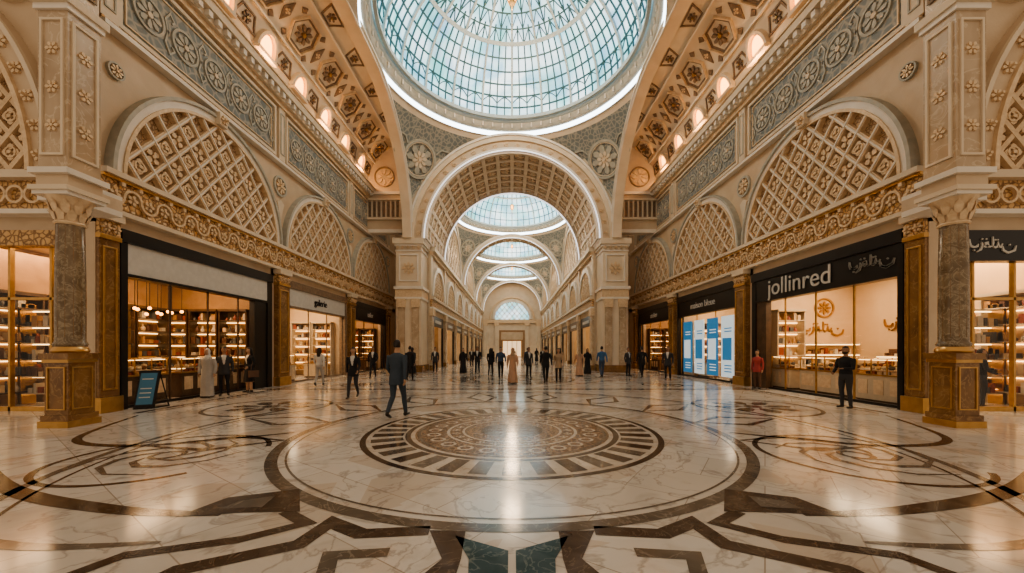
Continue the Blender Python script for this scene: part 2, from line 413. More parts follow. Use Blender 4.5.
walls = {}
for s in (-1, 1):
    nm = SIDE[s]; T = wallT(s)
    m = MB()
    def bx(y0, y1, z0, z1, mat, t=.6): m.box(min(s * W, s * (W + t)), max(s * W, s * (W + t)), y0, y1, z0, z1, mat)
    for a, b_ in ((9.4, 9.95), (16.25, 17.45), (23.55, 24.75), (30.9, 34)): bx(a, b_, 0, 5.3, CREAM)
    bx(9.4, 34, 4.9, 13.4, CREAM)
    wall = walls[s] = m.build('wall_' + nm)
    for k, y in enumerate((9.67, 16.85, 24.15, 31.3)):
        pilaster(s, y, .5 if k == 0 else .8, T, .08 if k == 0 else .22).build('trim_pilaster_%d' % (k + 1), wall, .012)
    m = MB(T)
    m.box(9.4, 33, 5.2, 5.32, 0, .24, CREAM2); m.box(9.4, 33, 5.32, 6.1, 0, .14, GOLD)
    m.box(9.4, 33, 6.1, 6.18, 0, .22, GOLDM); m.box(9.4, 33, 6.18, 6.32, 0, .3, CREAM2)
    y = 9.7; k = 0
    while y < 32.8:
        m.ring(y, 5.72, .20, .26, .14, .21, GOLDL, 0 if k % 2 else pi, pi if k % 2 else 2 * pi, 10)
        m.rosette(y, 5.72, .15, 5, .14, .20, GOLDL)
        m.box(y - .05, y + .05, 5.36, 5.42, .14, .20, GOLDL); m.box(y + .15, y + .25, 6.0, 6.1, .14, .22, GOLDL)
        y += .46; k += 1
    m.build('trim_frieze', wall)
    for yc in BAYS:
        m = MB(T)
        halfdisc(m, yc, 6.32, 3.25, .015, OCHRE)
        lattice(m, yc, 6.32, 3.2, .60, .13, .015, .17, GOLDL)
        lattice(m, yc, 6.32, 3.2, .60, .045, .17, .195, WHITE, ros=False)
        m.ring(yc, 6.32, 3.17, 3.26, 0, .22, GOLDL, 0, pi, 40)
        m.ring(yc, 6.32, 3.26, 3.46, 0, .18, WHITE, 0, pi, 40)
        m.ring(yc, 6.32, 3.46, 3.56, 0, .26, SAGE, 0, pi, 40)
        m.box(yc - .18, yc + .18, 9.55, 9.98, 0, .36, CREAM2)
        m.rosette(yc, 9.76, .16, 6, .36, .42, GOLDL)
        m.build('arched_lattice_screen', wall)
    m = MB(T)
    for y in (9.85, 16.85, 24.15, 31.4):
        q = .46 if y > 10 else .22
        m.ring(y, 9.05, q * .8, q, 0, .08, SAGE, n=24); m.rosette(y, 9.05, q * .75, 8, 0, .09, GOLDL)
        if y > 10: m.poly([(y - .25, 8.3), (y, 7.5), (y + .25, 8.3), (y, 8.45)], 0, .07, CREAM2)
    m.box(9.4, 33, 9.98, 10.1, 0, .26, WHITE); m.box(9.4, 33, 10.1, 10.2, 0, .16, GOLD)
    for yc in BAYS:
        a, b_, z0, z1 = yc - 3.25, yc + 3.25, 10.32, 12.4
        m.poly([(a, z0), (b_, z0), (b_, z1), (a, z1)], 0, .03, GREYM)
        m.strap([(a, z0), (b_, z0), (b_, z1), (a, z1)], .12, 0, .12, CREAM2, True)
        m.strap([(a + .2, z0 + .2), (b_ - .2, z0 + .2), (b_ - .2, z1 - .2), (a + .2, z1 - .2)], .04, 0, .07, GOLDL, True)
        zc = (z0 + z1) / 2
        for k in range(-2, 3):
            x = yc + k * 1.2
            m.ring(x, zc, .42, .49, .03, .08, SAGE, n=24)
            m.rosette(x, zc, .38, 8, .03, .08, SAGE, 0, CREAM2)
            for sg in (1, -1):
                m.strap([(x + .6, zc - sg * .1), (x + .5, zc + sg * .35), (x + .65, zc + sg * .62), (x + .8, zc + sg * .45), (x + .72, zc + sg * .35)], .05, .03, .07, SAGE)
    for y in (9.62, 16.85, 24.15, 31.4):
        m.box(y - .22, y + .22, 10.2, 12.6, 0, .14, CREAM2)
        m.strap([(y - .12, 10.5), (y + .12, 10.5), (y + .12, 12.3), (y - .12, 12.3)], .04, .14, .17, SAGE, True)
    m.box(9.4, 33, 12.55, 12.75, 0, .22, GOLDL); m.box(9.4, 33, 12.75, 13.0, 0, .36, CREAM2); m.box(9.4, 33, 13.0, 13.3, 0, .58, CREAM2)
    m.box(9.4, 33, 13.3, 13.36, 0, .64, GOLDL)
    y = 9.5
    while y < 27: m.box(y, y + .18, 12.78, 12.98, .36, .52, WHITE); y += .4
    m.build('trim_cornice', wall)

    # ---- coved ceiling with coffers
    L = 5.5
    def coveT(p, s=s):
        a = p[1] / L * pi / 2
        return (s * (7.2 + 3.4 * cos(a) - p[2] * cos(a)), p[0], 13.3 + 3.6 * sin(a) - p[2] * sin(a))
    m = MB(coveT)
    n = 14
    for i in range(n):
        v0 = L * i / n; v1 = L * (i + 1) / n
        m.add([(8, v0, 0), (27.2, v0, 0), (27.2, v1, 0), (8, v1, 0)], [(0, 1, 2, 3)], CREAM2, True)
    def seg(pts, w, o1, mat, closed=True, o0=0):
        Q = []
        n_ = len(pts)
        for i in range(n_ if closed else n_ - 1):
            a = pts[i]; b_ = pts[(i + 1) % n_]
            for q in range(4): Q.append((a[0] + (b_[0] - a[0]) * q / 4, a[1] + (b_[1] - a[1]) * q / 4))
        if not closed: Q.append(pts[-1])
        m.strap(Q, w, o0, o1, mat, closed)
    y = 9.6
    while y < 27:
        u = y
        hx = [(u - .80, 2.9), (u - .45, 2.2), (u + .45, 2.2), (u + .80, 2.9), (u + .45, 3.6), (u - .45, 3.6)]
        seg(hx, .05, .14, GOLDL); seg([(u + (a - u) * .86, 2.9 + (b_ - 2.9) * .86) for a, b_ in hx], .09, .05, BRONZE)
        m.rosette(u, 2.9, .44, 8, 0, .1, BRONZE, 0, GOLDM)
        for vv_, sg in ((1.3, 1), (4.45, -1)):
            tr_ = [(u - .55, vv_ - sg * .28), (u + .55, vv_ - sg * .28), (u + .32, vv_ + sg * .3), (u - .32, vv_ + sg * .3)]
            seg(tr_, .07, .05, BRONZE); m.rosette(u, vv_, .22, 6, 0, .08, BRONZE, 0, GOLDM)
        dm = [(u + 1.2, 2.4), (u + 1.42, 2.9), (u + 1.2, 3.4), (u + .98, 2.9)]
        m.poly(dm, 0, .04, BRONZE); m.rosette(u + 1.2, 2.9, .14, 4, 0.04, .08, GOLDL)
        for dx in (-1.2, 1.2):
            for v in (2.25, 3.55): m.poly([(u + dx * .62, v - .16), (u + dx * .78, v), (u + dx * .62, v + .16), (u + dx * .52, v)], 0, .05, BRONZE)
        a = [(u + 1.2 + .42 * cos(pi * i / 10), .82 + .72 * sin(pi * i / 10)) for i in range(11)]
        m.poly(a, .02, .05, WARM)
        seg([(u + 1.2 + .54 * cos(pi * i / 10), .82 + .86 * sin(pi * i / 10)) for i in range(11)], .13, .20, CREAM2, False)
        m.box(u + .62, u + 1.78, .68, .82, 0, .28, CREAM2)
        y += 2.4
    for q_ in (1.98, 4.02, 4.95): seg([(8, q_), (27, q_)], .07, .12, WHITE, False)
    seg([(8, .5), (27, .5)], .08, .12, WHITE, False)
    m.build('ceiling_cove_' + nm)
    for y in (10.8, 15.6, 20.4, 25.2):
        plight('cornice_uplight', (s * (W - .32), y, 13.52), 85, (1, .56, .25), .08, wall)

    # ---- great side arch band
    m = MB(wallT(s, 7.7))
    def pth(r): return [(CY + r * cos(pi / 2 * i / 24), ZS + r * sin(pi / 2 * i / 24)) for i in range(25)] + [(CY - 4, ZS + r), (8, ZS + r)]
    m.strap(pth(7.22), .42, 0, .6, CREAM2); m.strap(pth(7.33), .10, .6, .7, WHITE); m.strap(pth(7.05), .06, .6, .66, WHITE)
    m.build('trim_great_arch_' + nm)
    # ---- crossing pier
    aisle = empty('wall_aisle_' + nm)
    m = MB()
    x0, x1 = 6.45, 8.25
    def pb(e, y0, y1, z0, z1, mat): m.box(min(s * (x0 - e), s * (x1 + e)), max(s * (x0 - e), s * (x1 + e)), y0 - e, y1, z0, z1, mat)
    pb(0, 26.3, 28.2, 0, 9.5, CREAM2); pb(.1, 26.3, 28.2, 0, .5, BROWNM); pb(.08, 26.3, 28.2, 5.2, 5.35, WHITE); pb(.05, 26.3, 28.2, 5.35, 5.9, GOLDL); pb(.14, 26.3, 28.2, 5.9, 6.1, WHITE)
    pb(.06, 26.3, 28.2, 8.6, 8.7, WHITE); pb(.1, 26.3, 28.2, 8.95, 9.1, WHITE); pb(.2, 26.3, 28.2, 9.1, 9.5, CREAM2)
    T2 = m.T = (lambda p, s=s: (s * p[0], 26.3 - p[2], p[1]))
    m.box(6.6, 7.1, .5, 5.0, 0, .14, TANM); m.box(7.6, 8.1, .5, 5.0, 0, .14, TANM)
    m.box(6.55, 7.15, 4.6, 5.2, 0, .2, GOLDL); m.box(7.55, 8.15, 4.6, 5.2, 0, .2, GOLDL)
    m.strap([(6.7, 6.5), (8.0, 6.5), (8.0, 8.35), (6.7, 8.35)], .08, 0, .07, WHITE, True); m.rosette(7.35, 7.4, .45, 8, 0, .08, GOLDL)
    for k in range(5): m.rosette(6.6 + k * .38, 8.85, .12, 5, .06, .16, GOLDL)
    m.build('crossing_pier', aisle)
    m = MB(T2)
    m.poly([(7.8, 10.3), (10.6, 10.3), (10.6, 13.3), (10.3, 14.9), (9.2, 16.3), (7.8, 16.95)], -1.2, -.7, CREAM)
    m.box(7.8, 10.6, 10.1, 10.35, -1.2, -.55, WHITE); m.box(7.8, 10.6, 12.9, 13.1, -1.2, -.55, WHITE)
    for k in range(8):
        m.box(7.9 + k * .34, 8.08 + k * .34, 11.3, 12.4, -.7, -.66, BRONZE)
        m.box(8.1 + k * .34, 8.2 + k * .34, 11.2, 12.5, -.7, -.58, CREAM2)
    m.box(7.8, 10.6, 11.05, 11.2, -.7, -.5, CREAM2); m.box(7.8, 10.6, 12.45, 12.6, -.7, -.5, CREAM2)
    m.rosette(9.3, 14.2, .6, 8, -.7, -.62, GOLDL); m.ring(9.3, 14.2, .66, .74, -.7, -.62, BRONZE)
    m.box(8.3, 10.7, 0, 17, -7.6, -7.2, CREAM)
    m.build('aisle_gallery', aisle)

# ------------------------------------------------------------------ near columns and transept fronts
for s in (-1, 1):
    nm = SIDE[s]; cx, cy = s * 9.55, 8.0
    m = MB()
    def bb(h, z0, z1, mat, hy=None): m.box(cx - h, cx + h, cy - (hy or h), cy + (hy or h), z0, z1, mat)
    bb(.32, 0, .14, GOLDM); bb(.29, .14, .26, BROWNM); bb(.25, .26, 1.36, BROWNM); bb(.28, 1.36, 1.43, GOLDM); bb(.31, 1.43, 1.56, BROWNM)
    for T_ in (lambda p: (cx + p[0], cy - .25 - p[2], p[1]), lambda p: (cx - s * (.25 + p[2]), cy + p[0], p[1])):
        m.T = T_
        m.strap([(-.18, .38), (.18, .38), (.18, 1.26), (-.18, 1.26)], .03, 0, .02, GOLDM, True)
    m.T = None
    m.lathe(cx, cy, [(.27, 1.56), (.29, 1.61), (.27, 1.66), (.245, 1.70)], 40, GOLDM)
    m.lathe(cx, cy, [(.245, 1.70), (.265, 1.75), (.24, 1.80), (.23, 1.82), (.232, 2.6), (.225, 3.4), (.21, 4.3)], 40, COLM)
    for i in range(12):
        a = 2 * pi * i / 12
        m.limb([(cx + .230 * cos(a), cy + .230 * sin(a), 1.9), (cx + .228 * cos(a), cy + .228 * sin(a), 2.7), (cx + .21 * cos(a), cy + .21 * sin(a), 4.25)], [.005] * 3, BROWNM, seg=6)
    m.lathe(cx, cy, [(.225, 4.3), (.25, 4.34), (.225, 4.38), (.23, 4.5), (.27, 4.68), (.34, 4.82), (.37, 4.86)], 40, GOLDL)
    for row, (z, r, h) in enumerate(((4.38, .24, .22), (4.52, .27, .28))):
        for i in range(10):
            a = 2 * pi * (i + row * .5) / 10
            d = Vector((cos(a), sin(a), 0)); t = Vector((-sin(a), cos(a), 0)); c0 = Vector((cx, cy, z))
            m.add([c0 + d * (r) - t * .05, c0 + d * r + t * .05, c0 + d * (r + .04) + t * .07 + Vector((0, 0, h * .6)), c0 + d * (r + .10) + Vector((0, 0, h)), c0 + d * (r + .04) - t * .07 + Vector((0, 0, h * .6))], [(0, 1, 2, 3, 4)], GOLDL)
    bb(.37, 4.86, 4.94, WHITE); bb(.41, 4.94, 5.04, CREAM2); bb(.33, 5.04, 5.28, CREAM); bb(.41, 5.28, 5.40, WHITE)
    bb(.31, 5.40, 8.7, TANM); bb(.36, 8.7, 8.82, WHITE); bb(.41, 8.82, 9.0, CREAM2); bb(.29, 9.0, 14, TANM)
    for T_ in (lambda p: (cx + p[0], cy - .31 - p[2], p[1]), lambda p: (cx - s * (.31 + p[2]), cy + p[0], p[1])):
        m.T = T_
        m.strap([(-.22, 5.7), (.22, 5.7), (.22, 8.5), (-.22, 8.5)], .05, 0, .035, CREAM2, True)
        for z in (6.3, 7.1, 7.9): m.rosette(0, z, .14, 6, 0, .03, GOLDL)
        m.strap([(-.20, 9.3), (.20, 9.3), (.20, 13), (-.20, 13)], .05, 0, .02, BRONZE, True)
    m.T = None
    column = m.build('marble_column', None, .01)
    m = MB()
    xa, xb = sorted((s * 9.9, s * 10.6))
    m.box(xa, xb, 8.25, 9.4, 4.98, 5.12, WHITE); m.box(xa, xb, 8.3, 9.4, 5.12, 5.4, CREAM); m.box(xa, xb, 8.25, 9.4, 5.4, 5.5, WHITE)
    m.T = lambda p, s=s: (s * p[0], 8.3 - p[2], p[1])
    m.ring(15.2, 5.5, 4.75, 5.3, -.4, .3, CREAM, pi / 2, pi, 30); m.ring(15.2, 5.5, 5.2, 5.3, .3, .38, CREAM2, pi / 2, pi, 30)
    m.ring(15.2, 5.5, 4.75, 4.85, .3, .38, GOLDL, pi / 2, pi, 30)
    for i in range(12):
        a = pi / 2 + pi / 2 * (i + .5) / 12; m.rosette(15.2 + 5.02 * cos(a), 5.5 + 5.02 * sin(a), .14, 6, .3, .35, GOLDL)
    pts = [(9.95, 5.5)] + [(15.2 - 5.25 * cos(pi / 2 * i / 12), 5.5 + 5.25 * sin(pi / 2 * i / 12)) for i in range(13)] + [(15.2, 14), (9.95, 14)]
    m.poly(pts, -.3, .1, CREAM)
    m.rosette(11.0, 10.0, .5, 8, .1, .2, BRONZE); m.ring(11.0, 10.0, .58, .68, .1, .2, CREAM2)
    m.strap([(10.35, 11.0), (14.5, 11.0), (14.5, 13), (10.35, 13)], .1, .1, .18, BRONZE, True)
    m.build('transept_arch', column)
    m = MB(lambda p, s=s: (s * p[0], 9.7 - p[2], p[1]))
    m.box(10.9, 11.2, 0, 5.2, -.25, .0, CREAM); m.box(16.8, 22, 0, 14, -.3, 0, CREAM); m.box(10.9, 22, 4.7, 14, -.3, 0, CREAM)
    m.box(10.75, 11.15, 0, 5.1, 0, .12, BROWNM)
    m.box(10.6, 20, 5.1, 5.22, 0, .3, WHITE); m.box(10.6, 20, 5.22, 6.0, 0, .16, GOLD); m.box(10.6, 20, 6.0, 6.2, 0, .35, CREAM2)
    for k in range(16): m.ring(10.9 + k * .46, 5.62, .18, .24, .16, .24, GOLDL, n=14)
    halfdisc(m, 14.2, 6.3, 2.9, .015, OCHRE); lattice(m, 14.2, 6.3, 2.85, .6, .12, .015, .14, GOLDL); m.ring(14.2, 6.3, 2.85, 3.2, 0, .25, WHITE, 0, pi)
    for x in (11.2, 12.2, 13.3, 15.1, 16.7): m.box(x, x + .06, 0, 4.7, -.2, -.1, GOLDM)
    m.box(11.2, 16.8, 2.95, 3.02, -.2, -.1, GOLDM); m.box(11.2, 16.8, 0, .12, -.2, -.1, GOLDM)
    if s > 0:
        m.box(11.2, 16.8, 3.95, 4.75, -.2, .06, BLACK); arabic(m, 11.9, 4.3, .42, .06, .09, SIGNW)
    else:
        m.box(11.2, 16.8, 4.35, 4.75, -.2, .06, GOLD)
    m.build('wall_transept_' + nm)
    m = MB(); m.add([(s * 11.2, 9.84, .1), (s * 16.8, 9.84, .1), (s * 16.8, 9.84, 4.3), (s * 11.2, 9.84, 4.3)], [(0, 1, 2, 3)], GLASS); m.build('transept_shop_window')

# ------------------------------------------------------------------ shops of the great hall
def shop(s, yc, style, half=3.1, Wd=W, depth=4.4):
    T = lambda p: (s * (Wd + p[2]), p[0], p[1])       # p=(u,z,into shop)
    root = empty('storefront', (s * Wd, yc, 0))
    INV = Matrix.Translation((-s * Wd, -yc, 0))
    def done(m, name, bevel=0):
        ob = m.build(name, root, bevel); ob.matrix_parent_inverse = INV; return ob
    wallm = SHOPD if style in ('L1', 'L3', 'R3') else SHOPC
    cab = DARKW if wallm is SHOPD else CASEW
    first = yc < 14
    y0, y1 = (9.97 if first else yc - half), yc + half
    m = MB(T)
    m.box(y0, y1, 0, 4.8, depth, depth + .1, wallm)
    if first: m.box(y1, y1 + .1, 0, 4.8, depth, 6.5, wallm)
    if not first: m.box(y0 - .1, y0, 0, 4.8, .6, depth, wallm)
    m.box(y1, y1 + .1, 0, 4.8, .6, depth, wallm)
    m.box(y0, y1, 4.72, 4.85, .3, depth + (2 if first else 0), CASEW)
    for i in range(4):
        for j in range(2):
            u = y0 + .5 + i * 1.5; m.box(u, u + .7, 4.66, 4.72, .9 + j * 1.9, 1.2 + j * 1.9, PANEL)
    done(m, 'shop_room')
    m = MB(T)
    fw = {'R2': .15, 'L1': .3}.get(style, .25)
    fm = BLACK if style != 'L2' else BRONZE
    fin = BRONZE if style in ('L2',) else (GOLDM if style[0] == 'R' else DARKW)
    m.box(y0, y0 + fw * .6, 0, 4.9, -.06, .3, fm); m.box(y1 - fw, y1, 0, 4.9, -.06, .3, fm); m.box(y0, y1, 4.55, 4.9, -.10, .3, fm)
    m.box(y0 + fw * .6, y1 - fw, 3.72, 4.55, -.04, .25, SIGNW if style in ('L1', 'L2') else BLACK)
    m.box(y0 + fw * .6, y1 - fw, 3.64, 3.72, -.06, .28, fm)
    ya, yb = y0 + fw * .6, y1 - fw
    nmul = 4 if style[1] == '1' else 3
    for k in range(nmul + 1):
        u = ya + k * (yb - ya - .05) / nmul
        m.box(u, u + .05, 0, 3.64, .12, .16, fin)
    m.box(ya, yb, 0, .08, .1, .2, fm)
    if style == 'L1': m.box(y1 - fw - .75, y1 - fw, 0, 3.64, -.02, .2, BLACK)
    if style == 'R1':
        m.box(y1 - .25 - .6, y1 - .25, 0, 3.64, -.02, .2, DARKW)
        arabic(m, 11.55, 4.12, .47, -.08, -.04, SIGNW, -1)
    done(m, 'portal_frame')
    m = MB(T)
    for a, b_ in ((ya, yc - .6), (yc + .6, yb)): m.add([(a, .1, .14), (b_, .1, .14), (b_, 3.64, .14), (a, 3.64, .14)], [(0, 1, 2, 3)], GLASS)
    done(m, 'glazing')
    m = MB(T); rnd = random.Random(int(yc * 10) + s)
    def shelfunit(mk, ln):
        mm = MB(lambda p: T(mk(p[0], p[1], p[2])))
        mm.box(0, .05, 0, 3.3, 0, .45, cab); mm.box(ln - .05, ln, 0, 3.3, 0, .45, cab); mm.box(0, ln, 3.25, 3.35, 0, .5, cab)
        for z in (.35, .85, 1.35, 1.85, 2.35, 2.85):
            mm.box(.05, ln - .05, z, z + .035, 0, .45, cab if wallm is SHOPD else CASEW); mm.box(.06, ln - .06, z + .42, z + .45, .02, .06, SHELFL)
            x = .1
            while x < ln - .2:
                w_ = rnd.uniform(.08, .2); h_ = rnd.uniform(.12, .33); g = rnd.choice(goods)
                if rnd.random() < .5: mm.box(x, x + w_, z + .035, z + .035 + h_, .15, .4, g)
                else:
                    mm.add([(x + w_ / 2 + r_ * w_ / 2 * cos(q * pi / 3), z + .035 + hh * h_, .28 + r_ * w_ / 2 * sin(q * pi / 3)) for r_, hh in ((.8, 0), (1, .4), (.35, .75), (.35, 1)) for q in range(6)],
                          [(a * 6 + q, a * 6 + (q + 1) % 6, a * 6 + 6 + (q + 1) % 6, a * 6 + 6 + q) for a in range(3) for q in range(6)] + [tuple(range(18, 24))], g, True)
                x += w_ + .05
        off = len(m.v); m.v += mm.v
        for f, k_, sm_ in zip(mm.f, mm.m, mm.sm):
            mt = mm.mats[k_]
            if mt not in m.mats: m.mats.append(mt)
            m.f.append([i + off for i in f]); m.m.append(m.mats.index(mt)); m.sm.append(sm_)
    u = y0 + .25
    while u < y1 - 1.3:
        if not (style == 'R1' and yc - 2.2 < u < yc + 1.5): shelfunit(lambda a, z, d, u=u: (u + a, z, depth - d), 1.3)
        u += 1.38
    v = .75
    while v < (6.0 if first else depth) - 1.2:
        if not (style == 'R1' and v > 1.9): shelfunit(lambda a, z, d, v=v: (y1 - d, z, v + a), 1.2)
        v += 1.28
    done(m, 'stocked_shelving')
    m = MB(T)
    spots = {'L1': [(yc - 2.6, .7, 1.6), (yc - .5, .7, 1.6), (yc + 1.3, .7, 1.3), (yc - 1.2, 2.2, 2.2)], 'R1': [(yc - 2.6, .6, 1.5), (yc - .8, .8, 2.3), (yc + 1.8, .6, 1.0), (yc - 1.5, 2.4, 3.0)]}.get(style, [(yc - 2.4, .7, 1.2), (yc + .8, .7, 1.4)])
    for (u, v, ln) in spots:
        m.box(u, u + ln, 0, .08, v + .05, v + .65, DARKW); m.box(u, u + ln, .08, .82, v, v + .7, cab)
        m.box(u - .03, u + ln + .03, .82, .87, v - .03, v + .73, GOLDM); m.box(u + .03, u + ln - .03, .98, 1.0, v + .1, v + .7, CASEW)
        nq = max(2, int(ln / .5))
        for q in range(nq + 1): m.box(u + q * (ln - .03) / nq, u + q * (ln - .03) / nq + .03, .87, 1.32, v, v + .03, GOLDM)
        m.box(u, u + ln, 1.32, 1.34, v, v + .7, GOLDM); m.box(u + .05, u + ln - .05, 1.30, 1.32, v + .05, v + .1, SHELFL)
        x = u + .1
        while x < u + ln - .2:
            w_ = rnd.uniform(.1, .2); m.sphere((x + w_ / 2, 1.0 + .06, v + .3), (w_ / 2, .07, .09), rnd.choice(goods), 8, 5)
            m.box(x, x + w_ * .9, .87, .95, v + .12, v + .3, rnd.choice(goods)); x += w_ + .04
        for q in range(3): m.box(u + .1 + q * ln / 3, u + ln / 3 - .1 + q * ln / 3, .25, .7, v - .015, v, GOLDL)
    done(m, 'display_counters')
    if style == 'R1':
        m = MB(T); arabic(m, yc + 1.7, 2.55, .6, depth - .06, depth - .02, GOLDD, -1)
        m.ring(yc - .75, 2.6, .40, .46, depth - .08, depth, GOLDD, n=28); m.rosette(yc - .75, 2.6, .32, 8, depth - .08, depth - .04, GOLDD)
        m.T = lambda p: (s * (Wd + p[0]), y1 - p[2], p[1])
        arabic(m, 2.15, 2.45, .62, .0, .05, GOLDD); m.ring(3.1, 3.45, .36, .43, 0, .06, GOLDD, n=28); m.rosette(3.1, 3.45, .29, 8, 0, .05, GOLDD)
        m.T = T
        for z in (.5, .95, 1.4, 1.85):
            m.box(y1 - .45, y1, z, z + .04, 2.0, depth - .1, CASEW); m.box(y1 - .4, y1 - .36, z - .03, z, 2.0, depth - .1, SHELFL)
            if z > 1.8: continue
            q = 2.1
            while q < depth - .4:
                w_ = rnd.uniform(.09, .16); m.box(y1 - .38, y1 - .12, z + .04, z + rnd.uniform(.12, .3), q, q + w_, rnd.choice(goods)); q += w_ + .07
        # low shoe racks along the back wall
        for z in (.45, .9, 1.35):
            m.box(yc - 2.0, yc + 1.6, z, z + .04, depth - .5, depth, CASEW); m.box(yc - 2.0, yc + 1.6, z - .03, z, depth - .46, depth - .42, SHELFL)
            q = yc - 1.9
            while q < yc + 1.4:
                w_ = rnd.uniform(.09, .16); m.box(q, q + w_, z + .04, z + rnd.uniform(.12, .3), depth - .4, depth - .15, rnd.choice(goods)); q += w_ + .07
        done(m, 'wall_emblem_and_racks')
    if style == 'R2':
        m = MB(T)
        for k in range(4):
            m.box(yc - 2.7 + k * 1.38, yc - 1.65 + k * 1.38, .25, 3.3, .06, .1, POSTB if k in (1, 3) else POSTW)
            m.box(yc - 2.55 + k * 1.38, yc - 1.8 + k * 1.38, 1.1, 2.2, .04, .06, POSTW if k in (1, 3) else POSTB)
            for z in (.5, .65, .8, 2.5, 2.65): m.box(yc - 2.55 + k * 1.38, yc - 1.95 + k * 1.38, z, z + .05, .045, .06, POSTW if k in (1, 3) else POSTB)
        done(m, 'window_posters')
    if style == 'L1':
        m = MB(T)
        for k in range(12):
            u, v = yc - 1.6 + (k % 6) * .4, 1.5 + (k // 6) * .5
            m.box(u - .006, u + .006, 2.9 + .08 * (k % 3), 4.7, v - .006, v + .006, BLACK)
            m.sphere((u, 2.85 + .08 * (k % 3), v), (.055, .055, .055), WARM, 10, 6)
        done(m, 'pendant_lamp_cluster')
    pw = {'L1': 210, 'R1': 260, 'L2': 230, 'R2': 200}.get(style, 200)
    alight('shop_downlight', (s * (Wd + 2.2), yc, 4.6), pw, (1, .60, .30) if wallm is SHOPD else (1, .72, .44), 2.2, 4.0, root).matrix_parent_inverse = INV
    if first: alight('shop_downlight', (s * (Wd + 4.6), yc - 1.8, 4.6), pw * .6, (1, .64, .34), 1.8, 2.0, root).matrix_parent_inverse = INV
    return root
sh = {}
for s, st in ((-1, ('L1', 'L2', 'L3')), (1, ('R1', 'R2', 'R3'))):
    for yc, q in zip(BAYS, st): sh[q] = shop(s, yc, q)
for s in (-1, 1):
    m = MB(lambda p, s=s: (s * p[0], 13.4 - p[2], p[1])); rnd = random.Random(3)
    m.box(15.1, 17, 0, 4.8, -.1, 0, SHOPD if s < 0 else SHOPC)
    m.box(16.9, 17, 0, 4.8, 0, 3.5, SHOPD if s < 0 else SHOPC)
    m.build('corner_shop_partition')
    m = MB(lambda p, s=s: (s * p[0], 11.0 - p[2], p[1]))
    for x in ((11.7, 12.7, 13.7, 14.7) if s < 0 else (13.7, 14.7)):
        m.box(x, x + .04, 0, 3.0, -.35, 0, GOLDM); m.box(x + .9, x + .94, 0, 3.0, -.35, 0, GOLDM)
        for z in (.3, .8, 1.3, 1.8, 2.3, 2.8):
            m.box(x, x + .94, z, z + .03, -.35, 0, CASEW); m.box(x + .04, x + .9, z - .03, z, -.3, -.26, SHELFL)
            if z < 2.7:
                q = x + .08
                while q < x + .8:
                    w_ = rnd.uniform(.07, .17); m.box(q, q + w_, z + .03, z + rnd.uniform(.15, .36), -.28, -.08, rnd.choice(goods)); q += w_ + .04
    m.build('window_display_rack')
def signtext(q, txt, size, s, y, z, mat):
    root = sh[q]; ob = textobj('sign_lettering', txt, size, (0, 0, 0), s, mat, None)
    ob.location = (s * (W - .07), y, z); ob.parent = root; ob.matrix_parent_inverse = Matrix.Translation((-root.location.x, -root.location.y, 0))
signtext('R1', 'jollinred', .92, 1, 13.7, 4.12, SIGNW)
signtext('L2', 'galerie', .5, -1, 20.4, 4.14, BLACK)
signtext('R2', 'maison bleue', .5, 1, 20.5, 4.14, SIGNW)
signtext('R3', 'atelier', .5, 1, 27.5, 4.14, SIGNW)
signtext('L3', 'tailor', .5, -1, 27.5, 4.14, SIGNW)

